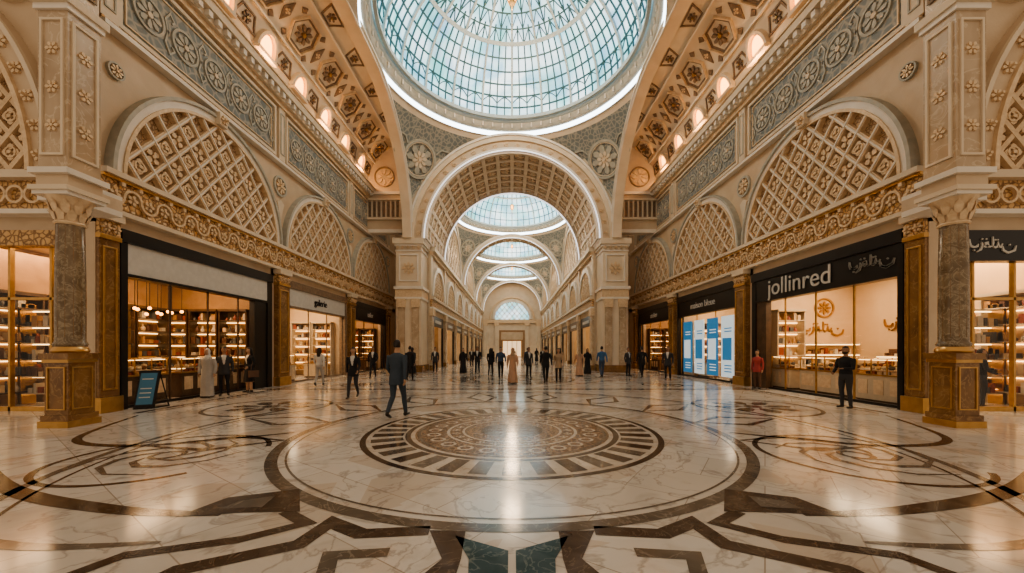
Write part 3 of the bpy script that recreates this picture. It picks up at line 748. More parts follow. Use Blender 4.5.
# ------------------------------------------------------------------ domes, pendentives, barrels
ceil = empty('ceiling')
def beam(m, p0, p1, n, w, h, mat):
    p0, p1, n = Vector(p0), Vector(p1), Vector(n).normalized(); t = (p1 - p0).normalized(); sd = t.cross(n).normalized() * w / 2
    vs = [p0 + sd, p0 - sd, p0 - sd + n * h, p0 + sd + n * h, p1 + sd, p1 - sd, p1 - sd + n * h, p1 + sd + n * h]
    m.add(vs, [(0, 1, 5, 4), (1, 2, 6, 5), (2, 3, 7, 6), (3, 0, 4, 7), (0, 3, 2, 1), (4, 5, 6, 7)], mat)
def dome(yc, z0, r, rise, nm, rows, main=False):
    root = empty('glass_dome', (0, yc, z0)); root.parent = ceil
    inv = Matrix.Translation((0, -yc, -z0))
    def P(a, ph, k=0): rr = (r - k) * cos(a); return Vector((rr * cos(ph), yc + rr * sin(ph), z0 + (rise - k) * sin(a)))
    m = MB(); S = nm; vs = []; fs = []
    R_ = 16
    for j in range(R_ + 1): vs += [P(pi / 2 * j / R_ * .999, 2 * pi * i / S) for i in range(S)]
    for j in range(R_):
        for i in range(S): fs.append((j * S + i, j * S + (i + 1) % S, (j + 1) * S + (i + 1) % S, (j + 1) * S + i))
    m.add(vs, fs, SKYG); ob = m.build('glass_panes', root); ob.matrix_parent_inverse = inv
    m = MB(); c0 = Vector((0, yc, z0))
    for i in range(nm):
        ph = 2 * pi * i / nm; lim = pi / 2 * (.96 if i % 4 == 0 else (.8 if i % 2 == 0 else .56))
        n = 10; big = i % 4 == 0
        for j in range(n):
            a, b_ = P(lim * j / n, ph, .02), P(lim * (j + 1) / n, ph, .02)
            beam(m, a, b_, c0 - a, (.13 if big else .075) * r / 6.7, (.16 if big else .07), RIBW if big else RIB)
    for j in range(rows + 1):
        a = pi / 2 * .93 * j / rows; thick = j in (0, rows // 2, rows)
        for i in range(nm):
            p, q = P(a, 2 * pi * i / nm, .03), P(a, 2 * pi * (i + 1) / nm, .03)
            beam(m, p, q, c0 - p, (.22 if thick else .08) * r / 6.7, (.18 if thick else .07), RIBW if thick else RIB)
    if main:
        for i in range(nm // 2):
            for sg in (1, -1):
                for j in range(rows // 2, rows - 1):
                    a0 = pi / 2 * .93 * j / rows; a1 = pi / 2 * .93 * (j + 1) / rows
                    p0, p1 = P(a0, 2 * pi * (2 * i) / nm, .03), P(a1, 2 * pi * (2 * i + sg) / nm, .03)
                    beam(m, p0, p1, c0 - p0, .05, .05, RIB)
        for i in range(0, nm, 2):
            for q in range(6):
                def PP(t):
                    return P(pi / 2 * .93 * (1.35 + .55 * sin(pi * t)) / rows, 2 * pi * (i + 2 * t) / nm, .05)
                p0, p1 = PP(q / 6), PP((q + 1) / 6); beam(m, p0, p1, c0 - p0, .05, .05, RIB)
    ob = m.build('ribs', root); ob.matrix_parent_inverse = inv
    return root, inv
def domering(yc, z, r, rg, zg, led=LED):
    m = MB()
    k = (r - rg)
    def lth(prof, mat, seg=96):
        vs = []
        for rr, zz in prof: vs += [(rr * cos(2 * pi * i / seg), yc + rr * sin(2 * pi * i / seg), zz) for i in range(seg)]
        m.add(vs, [(j * seg + i, j * seg + (i + 1) % seg, (j + 1) * seg + (i + 1) % seg, (j + 1) * seg + i) for j in range(len(prof) - 1) for i in range(seg)], mat, True)
    lth([(r + .25, z - .12), (r, z - .14), (r - k * .20, z - .12)], WHITE)
    lth([(r - k * .20, z - .12), (r - k * .30, z - .0), (r - k * .34, z + .14)], led)
    lth([(r - k * .34, z + .14), (r - k * .55, z + .17), (r - k * .62, z + .22), (r - k * .68, zg - .15)], SAGE)
    lth([(r - k * .68, zg - .15), (r - k * .9, zg - .1), (r - k * .9, zg), (rg + .15, zg + .05), (rg - .05, zg + .1)], RIBW)
    seg = 64
    for i in range(seg):
        a = 2 * pi * i / seg; rr = r - k * .7
        p = Vector((rr * cos(a), yc + rr * sin(a), z + .28)); q = p + Vector((0, 0, zg - z - .48))
        beam(m, p, q, Vector((-cos(a), -sin(a), 0)), .09, .06, WHITE)
    return m.build('dome_ring_cornice', ceil)
def pendentive(sx, sy, yc, half, zs, name='pendentive'):
    R = half * sqrt(2)
    def P(t, h, o=0):
        h = min(h, half * .9999); rho = sqrt(R * R - h * h); al = acos(min(1, half / rho)); th = al + (pi / 2 - 2 * al) * t
        v = Vector((rho * cos(th), rho * sin(th), h)); v = v * ((R - o) / R)
        return (sx * v.x, yc + sy * v.y, zs + v.z)
    m = MB(); n = 18; hs = [half * (i / n) ** .85 for i in range(n + 1)]
    for j in range(n):
        for i in range(n):
            tc = (i + .5) / n; hc = (hs[j] + hs[j + 1]) / 2
            rho = sqrt(R * R - hc * hc); al = acos(min(1, half / rho)); wid = rho * (pi / 2 - 2 * al)
            edge = min(tc, 1 - tc) * wid < .3 or half - hc < .25
            m.add([P(i / n, hs[j]), P((i + 1) / n, hs[j]), P((i + 1) / n, hs[j + 1]), P(i / n, hs[j + 1])], [(0, 1, 2, 3)], CREAM2 if edge else GREYM, True)
    hc = half * .70; rho = sqrt(R * R - hc * hc)
    c0 = Vector((rho * cos(pi / 4), rho * sin(pi / 4), hc)).normalized()
    e1 = Vector((-sin(pi / 4), cos(pi / 4), 0)); e2 = c0.cross(e1)
    def T(p):
        v = (c0 * R + e1 * p[0] + e2 * p[1]).normalized() * (R - p[2]); return (sx * v.x, yc + sy * v.y, zs + v.z)
    m.T = T; k = half / 7.35
    m.ring(0, 0, 1.10 * k, 1.25 * k, 0, .12, SAGE, n=32); m.ring(0, 0, 1.02 * k, 1.07 * k, 0, .1, CREAM2, n=32); m.rosette(0, 0, .98 * k, 8, .0, .10, SAGE, 0, GOLDL); m.rosette(0, 0, .55 * k, 8, .0, .16, CREAM2, pi / 8)
    for sg in (1, -1):
        m.strap([(sg * 1.3 * k, .0), (sg * 1.7 * k, .45 * k), (sg * 2.2 * k, .5 * k), (sg * 2.4 * k, .9 * k)], .10 * k, 0, .08, SAGE)
        m.strap([(sg * .5 * k, -1.2 * k), (sg * .55 * k, -1.7 * k), (sg * .2 * k, -2.1 * k), (0, -2.6 * k)], .08 * k, 0, .08, SAGE)
        m.strap([(sg * 1.1 * k, .7 * k), (sg * 1.4 * k, 1.1 * k), (sg * 2.0 * k, 1.2 * k)], .08 * k, 0, .08, SAGE)
        m.ring(sg * 1.75 * k, .1 * k, .2 * k, .27 * k, 0, .08, SAGE, n=14)
    return m.build(name, ceil)
for sx in (-1, 1): pendentive(sx, 1, CY, HALF, ZS)
zr = ZS + HALF
domering(CY, zr, HALF + .1, 6.72, zr + .75)
dm, dinv = dome(CY, zr + .8, 6.74, 5.6, 80, 12, True)
m = MB()
n = 32; pts = []
for i in range(n + 1):
    a = -pi * i / n; x, y = cos(a), sin(a); q = max(abs(x), abs(y)); pts.append(((7.35 * x, CY + 7.35 * y), (7.6 * x / q, CY + 7.6 * y / q)))
for i in range(n):
    (a, b_), (c_, d) = pts[i], pts[i + 1]
    m.add([(a[0], a[1], zr), (c_[0], c_[1], zr), (d[0], d[1], zr), (b_[0], b_[1], zr)], [(0, 1, 2, 3)], CREAM2)
m.build('crossing_soffit', ceil)
def archfront(y, r0, r1, z=ZS, led=True, name='trim_arch'):
    m = MB(lambda p: (p[0], y - p[2], p[1]))
    m.ring(0, z, r0, r1, -.1, 0, CREAM, 0, pi, 64)
    m.ring(0, z, r1 - .42, r1, 0, .16, CREAM2, 0, pi, 64); m.ring(0, z, r1 - .12, r1 + .02, .16, .26, WHITE, 0, pi, 64)
    m.ring(0, z, r0, r0 + .22, 0, .14, WHITE, 0, pi, 64)
    if led: m.ring(0, z, r0 - .02, r0 + .04, .14, .18, LEDS, 0, pi, 64)
    if r1 - r0 > .9:
        k = 26
        for i in range(k):
            a = pi * (i + .5) / k; rm = (r0 + .22 + r1 - .42) / 2; m.rosette(rm * cos(a), z + rm * sin(a), .17, 6, 0, .07, GOLDL)
    return m.build(name, ceil)
archfront(26.3, 6.2, 7.36)
def barrel(y0, y1, r=6.2, z=ZS, coff=True):
    T = lambda p: ((r - p[2]) * cos(p[0] / r), p[1], z + (r - p[2]) * sin(p[0] / r))
    m = MB(T); n = 48; Lr = pi * r
    for i in range(n): m.add([(Lr * i / n, y0, 0), (Lr * (i + 1) / n, y0, 0), (Lr * (i + 1) / n, y1, 0), (Lr * i / n, y1, 0)], [(0, 1, 2, 3)], OCHRE if coff else CREAM, True)
    na = 18; ny = max(1, int((y1 - y0) / 1.1)); pa = Lr / na; py = (y1 - y0) / ny
    for i in range(na + 1):
        m.box(max(0, i * pa - .14), min(Lr, i * pa + .14), y0, y1, 0, .13, CREAM2)
    for j in range(ny + 1):
        yy = min(max(y0 + j * py, y0 + .12), y1 - .12)
        m.strap([(Lr * k / 60, yy) for k in range(61)], .28, 0, .14, CREAM2)
    for i in range(na):
        for j in range(ny):
            m.rosette((i + .5) * pa, y0 + (j + .5) * py, .34, 6, 0, .1, GOLDL, 0, CREAM2)
    return m.build('barrel_vault', ceil)
barrel(26.3, 33.0)
m = MB(lambda p: (p[0], 33 - p[2], p[1])); m.ring(0, ZS, 5.95, 6.2, 0, .3, WHITE, 0, pi, 64); m.ring(0, ZS, 5.91, 5.96, .1, .3, LEDS, 0, pi, 64); m.build('trim_arch', ceil)
secs = [(33.0, 45.4), (48.0, 60.4), (63.0, 75.4)]
YE = 78.0
doms = []
for k, (a, b_) in enumerate(secs):
    yc = (a + b_) / 2; h = 6.2
    for sx in (-1, 1):
        for sy in (-1, 1): pendentive(sx, sy, yc, h, ZS)
        m = MB(wallT(sx, 6.25)); halfdisc(m, yc, ZS, 6.2, 0, CREAM); m.ring(yc, ZS, 5.7, 6.2, 0, .15, CREAM2, 0, pi); halfdisc(m, yc, ZS + .1, 4.6, .02, OCHRE)
        lattice(m, yc, ZS + .1, 4.5, 1.0, .2, .02, .16, GOLDL); m.ring(yc, ZS + .1, 4.5, 4.8, 0, .25, WHITE, 0, pi); m.build('arched_lattice_screen', ceil)
    domering(yc, ZS + h, h, 5.4, ZS + h + .6)
    doms.append(dome(yc, ZS + h + .65, 5.45, 4.4, 48, 8))
    e = secs[k + 1][0] if k < len(secs) - 1 else YE
    archfront(b_, 5.75, 6.2, led=True)
    if e > b_: barrel(b_, e, 6.2)
m = MB(lambda p: (p[0], YE - p[2], p[1]))
m.box(-7, 7, 0, 16, -.3, 0, CREAM2); halfdisc(m, 0, 7.9, 3.7, .05, SKYG); lattice(m, 0, 7.9, 3.7, .8, .14, .05, .2, GOLDL, ros=False); m.ring(0, 7.9, 3.6, 4.1, 0, .4, WHITE, 0, pi); m.ring(0, 7.9, 4.5, 4.8, 0, .3, GOLDL, 0, pi)
m.box(-6.2, 6.2, 7.1, 7.8, 0, .5, GOLDL)
for x in (-5.6, -3.2, 3.2, 5.6): m.box(x - .4, x + .4, 0, 7.1, 0, .4, CREAM2); m.box(x - .5, x + .5, 6.5, 7.1, 0, .5, GOLDL)
m.box(-2.7, 2.7, 0, 5.6, 0, .05, SHOPD); m.box(-2.3, 2.3, 3.6, 5.2, .05, .1, CREAM)
for x in (-2.0, -1.0, 0, 1.0, 2.0): m.box(x - .05, x + .05, 0, 3.6, .05, .12, GOLDM)
m.box(-1.9, 1.9, .1, 3.3, .05, .07, DOORG)
m.build('wall_end')

# ------------------------------------------------------------------ nave walls and shops
for s in (-1, 1):
    nm = SIDE[s]; WN = 6.3
    m = MB(wallT(s, WN))
    ys = [31.2 + 6.2 * i for i in range(8)]
    m.box(28.3, YE, 4.3, 9.5, -.4, 0, CREAM)
    prev = 28.3
    for y in ys: m.box(prev, min(y - 2.4, YE), 0, 4.3, -.4, 0, CREAM); prev = y + 2.4
    m.box(prev, YE + .1, 0, 4.3, -.4, 0, CREAM)
    m.box(28.4, YE, 4.9, 5.5, 0, .15, GOLD); m.box(28.4, YE, 5.5, 5.7, 0, .3, CREAM2); m.box(28.4, YE, 4.75, 4.9, 0, .25, WHITE)
    m.box(28.4, YE, 8.9, 9.15, 0, .2, GOLDL); m.box(28.4, YE, 9.15, 9.5, 0, .4, CREAM2)
    for y in ys:
        halfdisc(m, y, 5.8, 2.3, .015, OCHRE); lattice(m, y, 5.8, 2.25, .62, .13, .015, .13, GOLDL, ros=y < 50); m.ring(y, 5.8, 2.25, 2.6, 0, .22, WHITE, 0, pi, 28)
    for y in [28.6] + [q + 3.1 for q in ys[:-1]]:
        m.box(y - .35, y + .35, 0, 4.75, 0, .22, TANM); m.box(y - .42, y + .42, 4.2, 4.75, 0, .3, GOLDL); m.box(y - .42, y + .42, 0, .4, 0, .3, BROWNM)
        m.box(y - .25, y + .25, 5.7, 8.9, 0, .12, CREAM2)
    wn = m.build('wall_nave_' + nm)
    m = MB(wallT(s, WN)); rnd = random.Random(s + 5)
    for i, y in enumerate(ys):
        wm = SHOPC if (i + (s > 0)) % 3 else SHOPD
        m.box(y - 2.6, y + 2.6, 0, 4.3, -2.0, -1.9, wm); m.box(y - 2.6, y - 2.5, 0, 4.3, -1.9, -.4, wm); m.box(y + 2.5, y + 2.6, 0, 4.3, -1.9, -.4, wm)
        m.box(y - 2.5, y + 2.5, 4.2, 4.3, -1.9, -.3, CASEW); m.box(y - 2.1, y + 2.1, 4.14, 4.2, -1.4, -1.0, PANEL)
        m.box(y - 2.4, y + 2.4, 3.5, 4.3, -.1, .06, BLACK if i % 2 == 0 else BRONZE); m.box(y - 2.4, y - 2.25, 0, 3.5, -.1, .06, BLACK); m.box(y + 2.25, y + 2.4, 0, 3.5, -.1, .06, BLACK)
        m.box(y - 1.3, y + 1.3, 3.75, 4.0, .06, .09, SIGNW)
        for z in (.5, 1.1, 1.7, 2.3):
            m.box(y - 2.2, y + 2.2, z, z + .05, -1.9, -1.5, CASEW); m.box(y - 2.2, y + 2.2, z + .5, z + .52, -1.85, -1.8, SHELFL)
            for q in range(9): x = y - 2 + q * .47; m.box(x, x + .25, z + .05, z + rnd.uniform(.2, .45), -1.8, -1.6, rnd.choice(goods))
        m.box(y - 1.4, y + 1.4, 0, .95, -1.1, -.7, CASEW)
    m.build('nave_storefronts', wn)

def lantern(y, z, k, pw, root, inv):
    m = MB()
    m.lathe(0, y, [(.02 * k, z + 1.2 * k), (.02 * k, z + 6)], 8, GOLDM)
    m.lathe(0, y, [(.03, z + 1.3 * k), (.22 * k, z + 1.1 * k), (.30 * k, z + 1.0 * k), (.30 * k, z + .95 * k)], 16, GOLDM)
    m.lathe(0, y, [(.22 * k, z + .92 * k), (.26 * k, z + .5 * k), (.20 * k, z + .15 * k)], 16, WARM)
    m.lathe(0, y, [(.24 * k, z + .12 * k), (.14 * k, z), (.05 * k, z - .2 * k), (.01, z - .35 * k)], 16, GOLDM)
    for i in range(8):
        a = 2 * pi * i / 8; m.limb([(.30 * k * cos(a), y + .3 * k * sin(a), z + 1.0 * k), (.33 * k * cos(a), y + .33 * k * sin(a), z + .5 * k), (.24 * k * cos(a), y + .24 * k * sin(a), z + .1 * k)], [.02] * 3, GOLDM, seg=6)
    ob = m.build('pendant_lantern', root); ob.matrix_parent_inverse = inv
    l = plight('lantern_light', (0, y, z - .8), pw, (1, .70, .42), .9, root); l.matrix_parent_inverse = inv
lantern(CY, 19.3, .8, 1200, dm, dinv)
for (a, b_), (r_, i_) in zip(secs, doms): lantern((a + b_) / 2, 16.4, .5, 950, r_, i_)  # lanterns under the nave domes are added to brighten the nave

# display sign stand at left shop
m = MB(lambda p: (-10.12 + p[0] * .45, 10.35 + p[0] * .25 - p[2] * .8, p[1]))
m.add([(-.4, .02, .25), (.4, .02, .25), (.4, 1.05, 0), (-.4, 1.05, 0), (-.4, .02, .20), (.4, .02, .20), (.4, 1.05, -.05), (-.4, 1.05, -.05)], [(0, 1, 2, 3), (4, 7, 6, 5), (0, 4, 5, 1), (2, 6, 7, 3), (1, 5, 6, 2), (0, 3, 7, 4)], BLACK)
m.add([(-.33, .12, .235), (.33, .12, .235), (.33, .98, .025), (-.33, .98, .025)], [(0, 1, 2, 3)], SCREEN)
m.add([(-.4, .02, -.35), (-.34, .02, -.35), (-.34, 1.03, 0), (-.4, 1.03, 0)], [(0, 1, 2, 3)], BLACK)
m.add([(.4, .02, -.35), (.34, .02, -.35), (.34, 1.03, 0), (.4, 1.03, 0)], [(0, 1, 2, 3)], BLACK)
m.box(-.4, .4, 0, .04, -.36, .26, BLACK)
for z in (.3, .42, .54, .8): m.add([(-.25, z, .242 - (z - .1) * .245), (.2, z, .242 - (z - .1) * .245), (.2, z + .03, .234 - (z - .1) * .245), (-.25, z + .03, .234 - (z - .1) * .245)], [(0, 1, 2, 3)], SIGNW)
m.build('digital_sign_stand')

# ------------------------------------------------------------------ people
SK = [plain('skin_%d' % i, c, .55) for i, c in enumerate([(.50, .30, .19), (.36, .20, .12), (.60, .38, .27)])]
HAIR = plain('dark_hair', (.018, .012, .009), .5); EYEW = plain('eye_white', (.7, .7, .68), .3); LIP = plain('lips', (.35, .12, .09), .5)
cl = {k: plain('cloth_' + k, c, .85) for k, c in dict(navy=(.05, .07, .095), black=(.016, .016, .019), charcoal=(.045, .045, .05), grey=(.42, .39, .36), white=(.62, .60, .57), beige=(.42, .30, .20), peach=(.50, .31, .21), brown=(.13, .07, .045), red=(.34, .06, .06), blue=(.05, .14, .30), denim=(.05, .08, .14)).items()}
SHOE = plain('shoe_leather', (.02, .014, .01), .35)
def person_mesh(key, female=False, pose='walk', top='black', bottom='black', shirt=None, robe=None, cover=None, skin=0, hair='short', jacket=True, voxel=.016, skirt=False):
    sk = SK[skin]; b = MB(); sw = .93 if female else 1.0
    if pose == 'walk':
        legs = [((-.09, 0, .9), (-.092, -.17, .50), (-.09, -.27, .10), (-.09, -.22, .05), (-.10, -.44, .045)),
                ((.09, 0, .9), (.092, .01, .485), (.09, .28, .17), (.09, .31, .13), (.095, .13, .035))]
        arms = [((-.185 * sw, 0, 1.415), (-.25 * sw, .12, 1.15), (-.26 * sw, .16, .91)), ((.185 * sw, 0, 1.415), (.25 * sw, -.05, 1.14), (.235 * sw, -.22, .97))]
    else:
        legs = [((-.09, 0, .9), (-.10, -.02, .5), (-.105, .01, .09), (-.105, .05, .045), (-.12, -.17, .04)),
                ((.09, 0, .9), (.105, -.03, .5), (.12, .0, .09), (.12, .04, .045), (.145, -.17, .04))]
        arms = [((-.185 * sw, 0, 1.415), (-.245 * sw, .04, 1.14), (-.25 * sw, -.02, .89)), ((.185 * sw, 0, 1.415), (.245 * sw, .04, 1.14), (.25 * sw, -.02, .89))]
        if pose == 'reach': arms[1] = ((.185 * sw, 0, 1.415), (.235 * sw, -.08, 1.15), (.14, -.30, 1.15)); arms[0] = ((-.185 * sw, 0, 1.415), (-.24 * sw, -.02, 1.14), (-.17, -.24, 1.03))
        if pose == 'bag': arms[1] = ((.185 * sw, 0, 1.415), (.25 * sw, .04, 1.14), (.20, -.16, 1.02))
    def vl(rings):
        seg = 20; vs = []
        for r in rings:
            z, a, d = r[:3]; y = r[3] if len(r) > 3 else 0; fold = r[4] if len(r) > 4 else 0
            for i in range(seg * 2):
                t = pi * i / seg; f = 1 + fold * cos(9 * t)
                vs.append((a * f * (abs(cos(t)) ** .85) * (1 if cos(t) > 0 else -1), y + d * f * sin(t), z))
        n = len(rings); S = seg * 2
        fs = [(j * S + i, j * S + (i + 1) % S, (j + 1) * S + (i + 1) % S, (j + 1) * S + i) for j in range(n - 1) for i in range(S)]
        fs.append(list(range(S))[::-1]); fs.append([(n - 1) * S + i for i in range(S)])
        b.add(vs, fs, sk)
    hip = .168 if female else .16; wst = .125 if female else .15
    low = [(.76, .185, .135, .01), (.80, .185, .135)] if (jacket and not robe) else [(.82, .10, .08), (.84, hip * .9, .11)]
    vl(low + [(.92, hip + (.015 if jacket else 0), .125, .005), (1.04, wst + .015, .105), (1.12, wst, .10), (1.22, wst + .02, .112, -.005), (1.32, .172 * sw, .122, -.008 if not female else -.02), (1.40, .185 * sw, .108), (1.445, .15 * sw, .085), (1.475, .085, .068), (1.50, .056, .058), (1.60, .052, .056, -.008)])
    if robe:
        wv = .30 if pose == 'walk' else .20
        wa = .25 if pose == 'walk' else .205
        vl([(.03, wa, wv, 0, .05), (.30, wa * .93, wv * .9, 0, .045), (.62, .19, .175, 0, .035), (.9, .18, .145, 0, .02), (1.1, .162, .125, 0, .01), (1.3, .17 * sw, .125, 0, 0), (1.4, .17 * sw, .1)])
    elif skirt:
        vl([(.42, .20, .20 if pose == 'walk' else .17, 0, .05), (.6, .19, .16, 0, .04), (.85, .175, .135, 0, .01), (1.0, .15, .11)])
    for L_ in legs:
        b.limb([L_[0], ((L_[0][0] + L_[1][0]) / 2, (L_[0][1] + L_[1][1]) / 2 - .01, (L_[0][2] + L_[1][2]) / 2), L_[1], ((L_[1][0] * .6 + L_[2][0] * .4), (L_[1][1] * .6 + L_[2][1] * .4) + .012, L_[1][2] * .6 + L_[2][2] * .4), L_[2]], [.088, .080, .060, .058, .044], sk, seg=12)
        b.limb([L_[3], tuple((Vector(L_[3]) + Vector(L_[4])) / 2), L_[4]], [(.040, .042), (.045, .036), (.036, .026)], sk, seg=12)
        b.limb([L_[2], L_[3]], [.042, .042], sk, seg=10)
    for A_ in arms:
        fl = 1.35 if robe else 1
        b.limb([(A_[0][0] * .75, 0, 1.41), A_[0], tuple((Vector(A_[0]) + Vector(A_[1])) / 2), A_[1], tuple((Vector(A_[1]) * .5 + Vector(A_[2]) * .5)), A_[2]], [.06, .062, .056 * fl, .047 * fl, .044 * fl, .035 * fl], sk, seg=12)
    me = b.mesh('tmp'); ob = bpy.data.objects.new('tmp', me); scn.collection.objects.link(ob)
    r = ob.modifiers.new('r', 'REMESH'); r.mode = 'VOXEL'; r.voxel_size = voxel; r.use_smooth_shade = True
    sm = ob.modifiers.new('s', 'SMOOTH'); sm.factor = .5; sm.iterations = 4
    dg = bpy.context.evaluated_depsgraph_get(); ev = bpy.data.meshes.new_from_object(ob.evaluated_get(dg))
    bpy.data.objects.remove(ob)
    out = MB(); TM = cl[top]; BM = cl[bottom]; SM = cl[shirt] if shirt else TM; RM = cl[robe] if robe else None
    vs = [v.co.copy() for v in ev.vertices]; groups = {}
    def segd(p, a, c):
        a = Vector(a); c = Vector(c); t = max(0, min(1, (p - a).dot(c - a) / (c - a).length_squared)); return (p - a - (c - a) * t).length
    for p in ev.polygons:
        c = p.center
        da = min(min(segd(c, A_[0], A_[1]), segd(c, A_[1], A_[2])) for A_ in arms)
        if c.z > 1.49: mt = sk
        elif robe: mt = RM if c.z > .07 else SHOE
        elif da < .075 and abs(c.x) > .12 or da < .055: mt = TM
        elif c.z > (.77 if jacket else .98):
            mt = TM
            if shirt and c.y < -.05 and c.z > 1.15 and abs(c.x) < .02 + (c.z - 1.15) * .18: mt = SM
        elif skirt and c.z > .43: mt = BM
        else:
            foot = any(segd(c, L_[3], L_[4]) < .06 for L_ in legs)
            mt = SHOE if foot else (sk if skirt else BM)
        groups.setdefault(mt.name, (mt, []))[1].append(list(p.vertices))
    out.v = [tuple(v) for v in vs]
    for nm_, (mt, fl) in groups.items():
        out.mats.append(mt)
        for f in fl: out.f.append(f); out.m.append(len(out.mats) - 1); out.sm.append(True)
    bpy.data.meshes.remove(ev)
    for k, A_ in enumerate(arms):
        w = Vector(A_[2]); d = (w - Vector(A_[1])).normalized(); sx = -1 if k == 0 else 1
        F = Vector((0, -1, 0)); F = (F - d * F.dot(d))
        F = F.normalized() if F.length > .3 else Vector((0, 0, 1)); Nn = Vector((-sx, 0, 0)); Nn = (Nn - d * Nn.dot(d) - F * Nn.dot(F)).normalized()
        out.limb([w - d * .03, w + d * .02, w + d * .05, w + d * .085], [(.026, .022), (.03, .018), (.04, .016), (.038, .013)], sk, tuple(F), 10)
        for i, ln in enumerate((.072, .08, .075, .058)):
            q = w + d * .085 + F * (.028 - i * .0187); j1 = q + d * ln * .45 + Nn * .004; j2 = j1 + (d * .85 + Nn * .5).normalized() * ln * .32; j3 = j2 + (d * .5 + Nn * .85).normalized() * ln * .25
            out.limb([q, j1, j2, j3], [.0095, .009, .008, .0065], sk, tuple(F), 6)
        q = w + d * .03 + F * .03; out.limb([q, q + (d * .6 + F * .7).normalized() * .035, q + (d * .9 + F * .45 + Nn * .2).normalized() * .07], [.012, .010, .008], sk, tuple(Nn), 6)
        if not robe: out.limb([w - d * .02, w + d * .004], [(.037, .037), (.036, .036)], TM, (1, 0, 0), 12)
    hc = (0, -.018, 1.662)
    def hf(d, p):
        q = p.copy()
        if d.z < 0: q.x *= 1 - .32 * d.z * d.z; q.y = q.y * (1 - .12 * d.z * d.z) - .012 * d.z * d.z
        if d.y < -.3 and abs(d.x) < .16 and -.35 < d.z < .12: q.y -= .012 * (1 - abs(d.x) / .16)
        if d.y < -.5 and .1 < d.z < .25: q.y += .004
        return q
    out.sphere(hc, (.076, .093, .116), sk, 24, 18, hf)
    out.add([(0, -.112, 1.675), (-.013, -.108, 1.638), (.013, -.108, 1.638), (0, -.132, 1.638), (0, -.10, 1.630)], [(0, 1, 3), (0, 3, 2), (1, 4, 3), (3, 4, 2)], sk, True)
    for sx in (-1, 1):
        out.sphere((sx * .029, -.100, 1.672), (.012, .008, .008), EYEW, 8, 6); out.sphere((sx * .029, -.1065, 1.672), (.0055, .004, .006), HAIR, 8, 6)
        out.limb([(sx * .014, -.110, 1.692), (sx * .032, -.108, 1.696), (sx * .046, -.098, 1.691)], [.0035, .004, .003], HAIR, seg=6)
        if not cover: out.sphere((sx * .077, -.012, 1.662), (.010, .019, .030), sk, 8, 6)
    out.limb([(-.022, -.098, 1.608), (0, -.106, 1.607), (.022, -.098, 1.608)], [.004, .0065, .004], LIP, (0, 0, 1), 6)
    if cover:
        cm = cl[cover]
        out.sphere((0, -.004, 1.668), (.089, .104, .128), cm, 24, 18, None, lambda d: not (d.y < -.45 and -.85 < d.z < .6 and abs(d.x) < .68))
        out.limb([(0, .03, 1.60), (0, .035, 1.52), (0, .03, 1.42), (0, .05, 1.26)], [(.075, .06), (.085, .07), (.14, .10), (.13, .08)], cm, seg=16)
        out.limb([(0, -.005, 1.525), (0, -.02, 1.48), (0, -.03, 1.40)], [(.062, .058), (.08, .075), (.12, .11)], cm, seg=16)
    else:
        lim = .42
        out.sphere((0, -.010, 1.672), (.083, .100, .120), HAIR, 24, 18, None, lambda d: d.z > lim + .25 * (-d.y) * .6 or (d.y > .08 and d.z > -.5))
        if hair == 'long':
            out.limb([(0, .055, 1.72), (0, .075, 1.62), (0, .085, 1.50), (0, .095, 1.36)], [(.078, .045), (.086, .05), (.09, .04), (.07, .025)], HAIR, seg=14)
            for sx in (-1, 1): out.limb([(sx * .072, -.01, 1.72), (sx * .083, .0, 1.62), (sx * .08, .02, 1.50)], [.02, .022, .018], HAIR, seg=8)
        if hair == 'beard':
            out.sphere((0, -.03, 1.612), (.066, .088, .062), HAIR, 16, 10, None, lambda d: d.z < .1 and d.y < .3)
    if pose == 'bag':
        out.T = lambda p: (.30 + p[0], p[1], p[2])
        out.box(-.05, .05, -.22, .14, .62, .88, cl['brown']); out.limb([(-.0, -.14, .88), (-.03, -.10, 1.05), (-.08, -.02, 1.2), (-.12, .0, 1.45)], [.01] * 4, cl['brown'], seg=6); out.T = None
    return out.mesh(key)
PM = {}
def person(name, key, x, y, face, h, **kw):
    if key not in PM: PM[key] = person_mesh(key, **kw)
    ob = bpy.data.objects.new(name, PM[key]); scn.collection.objects.link(ob)
    k = h / 1.78; ob.location = (x, y, 0.004); ob.scale = (k, k, k); ob.rotation_euler = (0, 0, radians(face)); return ob
person('walking_man', 'suit_navy', -2.75, 8.84, 172, 1.86, pose='walk', top='navy', bottom='navy', shirt='white', voxel=.013)
person('walking_woman', 'wom_black', -5.35, 12.45, 8, 1.70, female=True, pose='walk', top='black', bottom='charcoal', hair='long', shirt='white')
person('standing_woman', 'wom_skirt', -9.95, 14.0, -20, 1.70, female=True, pose='bag', top='black', bottom='black', skirt=True, hair='long', jacket=False, shirt='white')
person('standing_man', 'man_black', -10.2, 13.1, 35, 1.72, pose='stand', top='charcoal', bottom='black', shirt='white', skin=1)
person('man_in_robe', 'robe_white', -10.3, 12.5, 10, 1.66, pose='stand', robe='grey', cover='white', hair='beard')
person('walking_woman', 'wom_white', -8.6, 16.5, 190, 1.72, female=True, pose='walk', top='white', bottom='grey', hair='long', jacket=False)
person('standing_man', 'man_side', 9.3, 10.3, -75, 1.72, pose='reach', top='black', bottom='charcoal', jacket=False, skin=1, hair='beard')
person('standing_man', 'man_side', 13.25, 10.45, 60, 1.66)
person('standing_woman', 'wom_red', 10.15, 15.3, -60, 1.60, female=True, pose='stand', top='red', bottom='brown', hair='long')
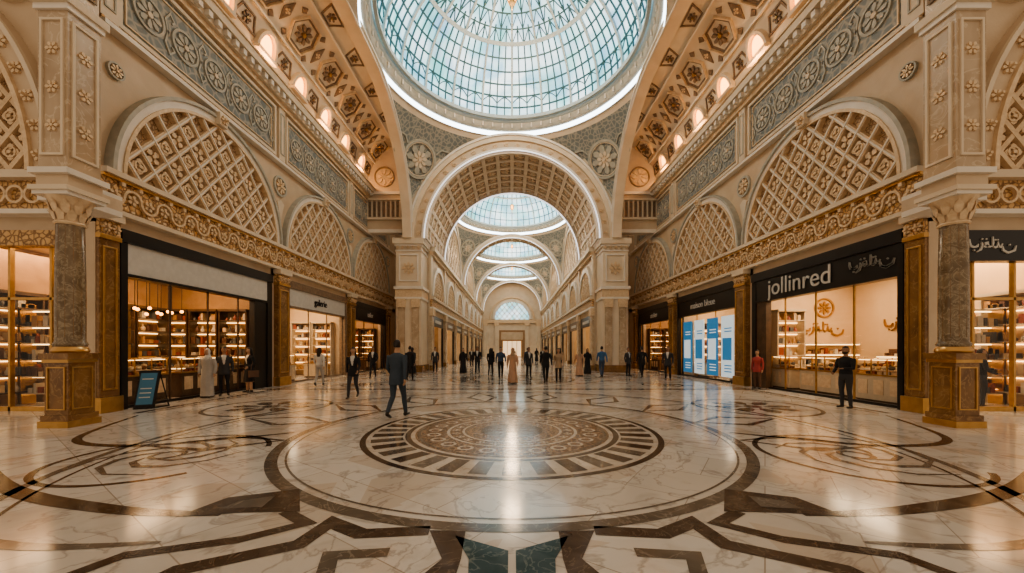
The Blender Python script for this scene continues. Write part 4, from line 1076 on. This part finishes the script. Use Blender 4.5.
person('walking_man', 'suit_black', -7.9, 21, 10, 1.78, pose='walk', top='black', bottom='black', shirt='white', skin=1)
person('walking_man', 'suit_black', -5.3, 19.2, 185, 1.80)
person('standing_man', 'man_black', -5.3, 25.5, 0, 1.76)
person('woman_in_abaya', 'abaya_black', -3.3, 25, 10, 1.68, female=True, pose='walk', robe='black', cover='black')
person('walking_man', 'suit_black', -2.3, 24.6, 0, 1.8)
person('walking_woman', 'wom_black', -1.3, 22.5, 175, 1.70)
person('walking_man', 'man_blue', -.62, 20.4, 5, 1.76, pose='walk', top='denim', bottom='black', jacket=False)
person('woman_in_abaya', 'abaya_peach', .03, 17.6, 8, 1.70, female=True, pose='walk', robe='peach', cover='beige')
person('standing_man', 'man_black', .95, 21.0, 20, 1.74)
person('walking_man', 'suit_black', 1.62, 17.7, 184, 1.78)
person('walking_woman', 'wom_beige', 2.26, 18.0, -8, 1.68, female=True, pose='walk', top='beige', bottom='black', hair='long')
person('woman_in_abaya', 'abaya_peach', 4.1, 22.5, 190, 1.66)
person('woman_in_abaya', 'abaya_black', 4.9, 24, 0, 1.68)
person('walking_man', 'man_blue2', 5.2, 21.4, 178, 1.80, pose='walk', top='blue', bottom='denim', jacket=False)
person('standing_man', 'man_black', 7.0, 22.3, 30, 1.74)
person('walking_man', 'suit_black', 7.35, 20.9, 180, 1.78)
person('standing_man', 'man_black', 8.3, 19.7, -30, 1.78)
for i, (x, y, k, f) in enumerate([(-3.6, 33, 'suit_black', 0), (-2.0, 37, 'wom_black', 180), (1.3, 31, 'man_blue', 180), (2.9, 35, 'suit_black', 0), (3.9, 30, 'wom_beige', 180),
                                  (.2, 42, 'wom_beige', 0), (-4.2, 44, 'man_black', 20), (3.2, 48, 'abaya_black', 180), (-1.6, 55, 'wom_white', 0), (-6.6, 24.5, 'abaya_black', 170)]):
    person({'s': 'walking_man', 'w': 'walking_woman', 'a': 'woman_in_abaya', 'm': 'walking_man'}[k[0]] if k != 'man_black' else 'standing_man', k, x, y, f, 1.74)

# ------------------------------------------------------------------ world, camera
w = bpy.data.worlds.new('world'); scn.world = w; w.use_nodes = True
bg = w.node_tree.nodes['Background']; bg.inputs[0].default_value = (1.0, .78, .56, 1); bg.inputs[1].default_value = .66
cam = bpy.data.cameras.new('camera'); cam.lens = 13.0; cam.sensor_width = 36; cam.shift_y = .061; cam.clip_end = 300
co_ = bpy.data.objects.new('camera', cam); co_.location = (0, 0, 1.65); co_.rotation_euler = (pi / 2, 0, 0); scn.collection.objects.link(co_); scn.camera = co_
scn.view_settings.view_transform = 'AgX'
scn.view_settings.look = 'AgX - Medium High Contrast'
scn.view_settings.exposure = -0.05
